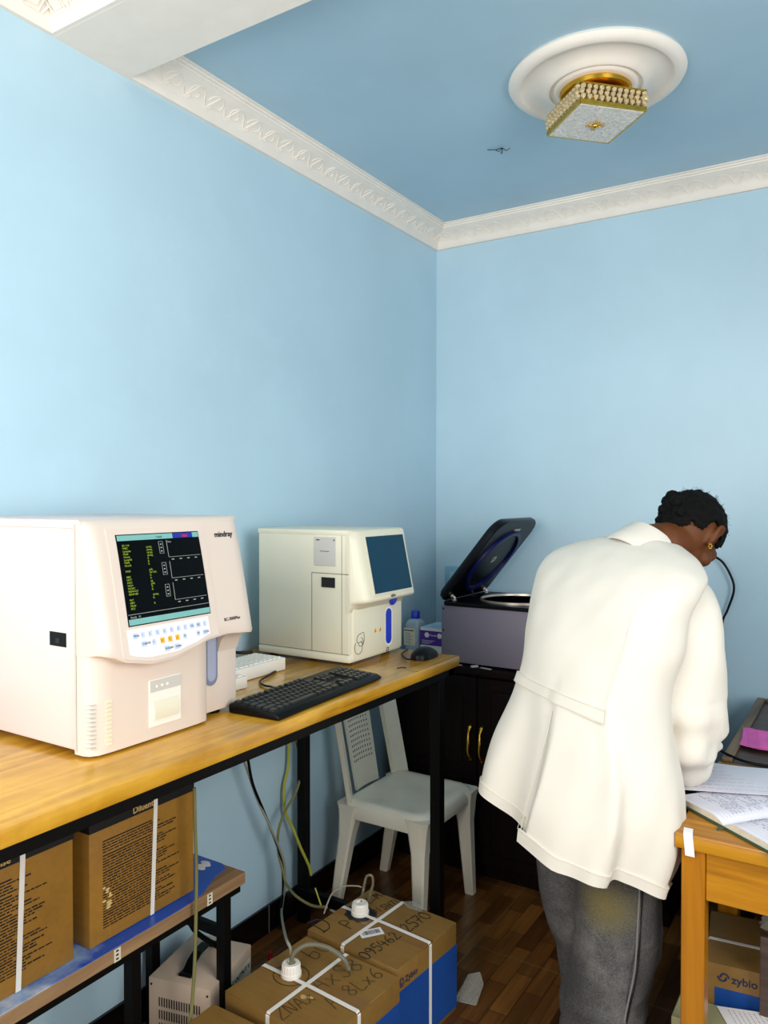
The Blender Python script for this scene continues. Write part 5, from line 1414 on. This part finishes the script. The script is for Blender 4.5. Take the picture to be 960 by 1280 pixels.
sleeve([uz(742, 1.28, 2.11), ls, ls.lerp(le, .35), ls.lerp(le, .75), le + V((0, 0, -.01)), le.lerp(lw_, .4), lw_ + V((-.02, -.005, .005))], [.05, .064, .07, .068, .066, .056, .042], 1)
bm = remesh(bm, .005, 5, .5)
bm.normal_update()
for v in bm.verts:
    q = v.co
    n = noise.noise(V((q.x * 5 + q.z * 3, q.y * 5, q.z * 7))) * .006 + noise.noise(V((q.x * 16 - q.z * 9, q.y * 16, q.z * 8))) * .0022
    v.co = q + v.normal * n
lc = obj('lab_coat', bm, m_coat, person, True, ang=180)
# hem stitch, half belt, back seams, armhole seam, collar
def on_coat(i, th, off):
    t = i / (NK - 1); i0 = int(min(i, NK - 2)); q = i - i0
    k = tuple(a + (b - a) * q for a, b in zip(CKS[i0], CKS[i0 + 1])); c, a, b, hz = coat_ring(k)
    th = th % (2 * PI); return coat_pt(c, a, b, hz, th, fold(th, t) + off, hemdrop(th, t))
bm = B()
for pl_ in (0,):
    lo, hi, n = math.radians(222), math.radians(304), 26
    def beltring(th):
        i = 33.5 ; 
        o, n_ = .0045, -.004
        return [on_coat(i - 1.6, th, n_), on_coat(i - 1.6, th, o), on_coat(i + 1.4, th, o), on_coat(i + 1.4, th, n_)]
    loft(bm, [beltring(lo + (hi - lo) * j / n) for j in range(n + 1)])
belt = obj('half_belt', bm, m_coat, lc)
bm = B()
for di in (-1.35, 1.15): tube(bm, [on_coat(33.5 + di, lo + (hi - lo) * j / n, .0046) for j in range(n + 1)], .0009, 5, 1)
obj('belt_stitch', bm, m_coatseam, belt)
def seam(ids, ths, off=.0005, r=.0008, m=m_coatseam, name='seam', par=None):
    bm = B(); tube(bm, [on_coat(i, th, off) for i, th in zip(ids, ths)], r, 5, 2); obj(name, bm, m, par or lc)
lin = lambda a, b, n: [a + (b - a) * k / (n - 1) for k in range(n)]
seam([3.0] * 60, lin(math.radians(175), math.radians(365), 60), .0036, .0006, name='hem_stitch')
seam(lin(1, 30, 16), [VT + .03] * 16, .001, .0009, name='vent_seam')
seam(lin(35, 66, 14), [math.radians(d) for d in lin(304, 312, 14)], .0002, .0005, m_coat, name='back_seam')
# turned hem band
bm = B(); ths = [VT + .012 + (2 * PI - .024) * j / 120 for j in range(121)]
loft(bm, [[on_coat(0, th, .0035) - Z * .004, on_coat(1.6, th, .0035), on_coat(3.2, th, .0035), on_coat(3.3, th, -.004), on_coat(1.6, th, -.006), on_coat(0, th, -.006) - Z * .004] for th in ths])
hb_ = obj('hem_band', bm, m_coat, lc, True, ang=50)
# armhole seam over the right shoulder
bm = B(); pts = []
pc, pd = rpts[1] * .45 + rpts[2] * .55, (rpts[2] - rpts[1]).normalized()
u = pd.cross(PF).normalized(); w = pd.cross(u)
# collar: a folded band round the neck, standing at the back
bm = B(); n = 40; rings = []
cn = uz(811, 1.368, 2.11); CZ = (Z * .74 + PF * .6 + PR * .22).normalized(); CX = (PR - CZ * PR.dot(CZ)).normalized(); CY = CZ.cross(CX)
for j in range(n + 1):
    a = math.radians(-38 + (256) * j / n) + PI           # open at the front
    d = CX * math.cos(a) + CY * math.sin(a)
    A, Bq = .066, .07
    e = V((0, 0, 0)) + CX * A * math.cos(a) + CY * Bq * math.sin(a)
    lift = .022
    rings.append([cn + e * 1.0 - CZ * .02, cn + e * .98 + CZ * lift, cn + e * 1.03 + CZ * (lift + .006), cn + e * 1.1 + CZ * (lift + .001), cn + e * 1.36 - CZ * .022, cn + e * 1.52 - CZ * .05, cn + e * 1.46 - CZ * .056, cn + e * 1.12 - CZ * .014])
loft(bm, rings); col_ = obj('collar', bm, m_coat, lc, True, ang=60)
#@END

# ================================================================== LIGHT
wd = bpy.data.worlds.new('world'); scene.world = wd; wd.use_nodes = True
wd.node_tree.nodes['Background'].inputs[0].default_value = (.9, .95, 1, 1); wd.node_tree.nodes['Background'].inputs[1].default_value = .5
def area(name, loc, target, sx, sy, power, colr):
    ld = bpy.data.lights.new(name, 'AREA'); ld.shape = 'RECTANGLE'; ld.size = sx; ld.size_y = sy; ld.energy = power; ld.color = colr
    o = bpy.data.objects.new(name, ld); col.objects.link(o); o.location = loc
    o.rotation_euler = (V(target) - V(loc)).to_track_quat('-Z', 'Y').to_euler(); return o
area('doorway_light', (.85, -4.25, 1.8), (.9, -1.0, 1.2), 1.5, 1.5, 58, (1, .955, .88))
area('left_wall_fill', (3.0, -2.6, 1.75), (0, -2.3, 1.5), 1.3, 1.3, 50, (1, .96, .9))  # added fill lamp to brighten the left wall; no window is built there
scene.view_settings.view_transform = 'Standard'
scene.view_settings.look = 'None'
scene.view_settings.exposure = 0
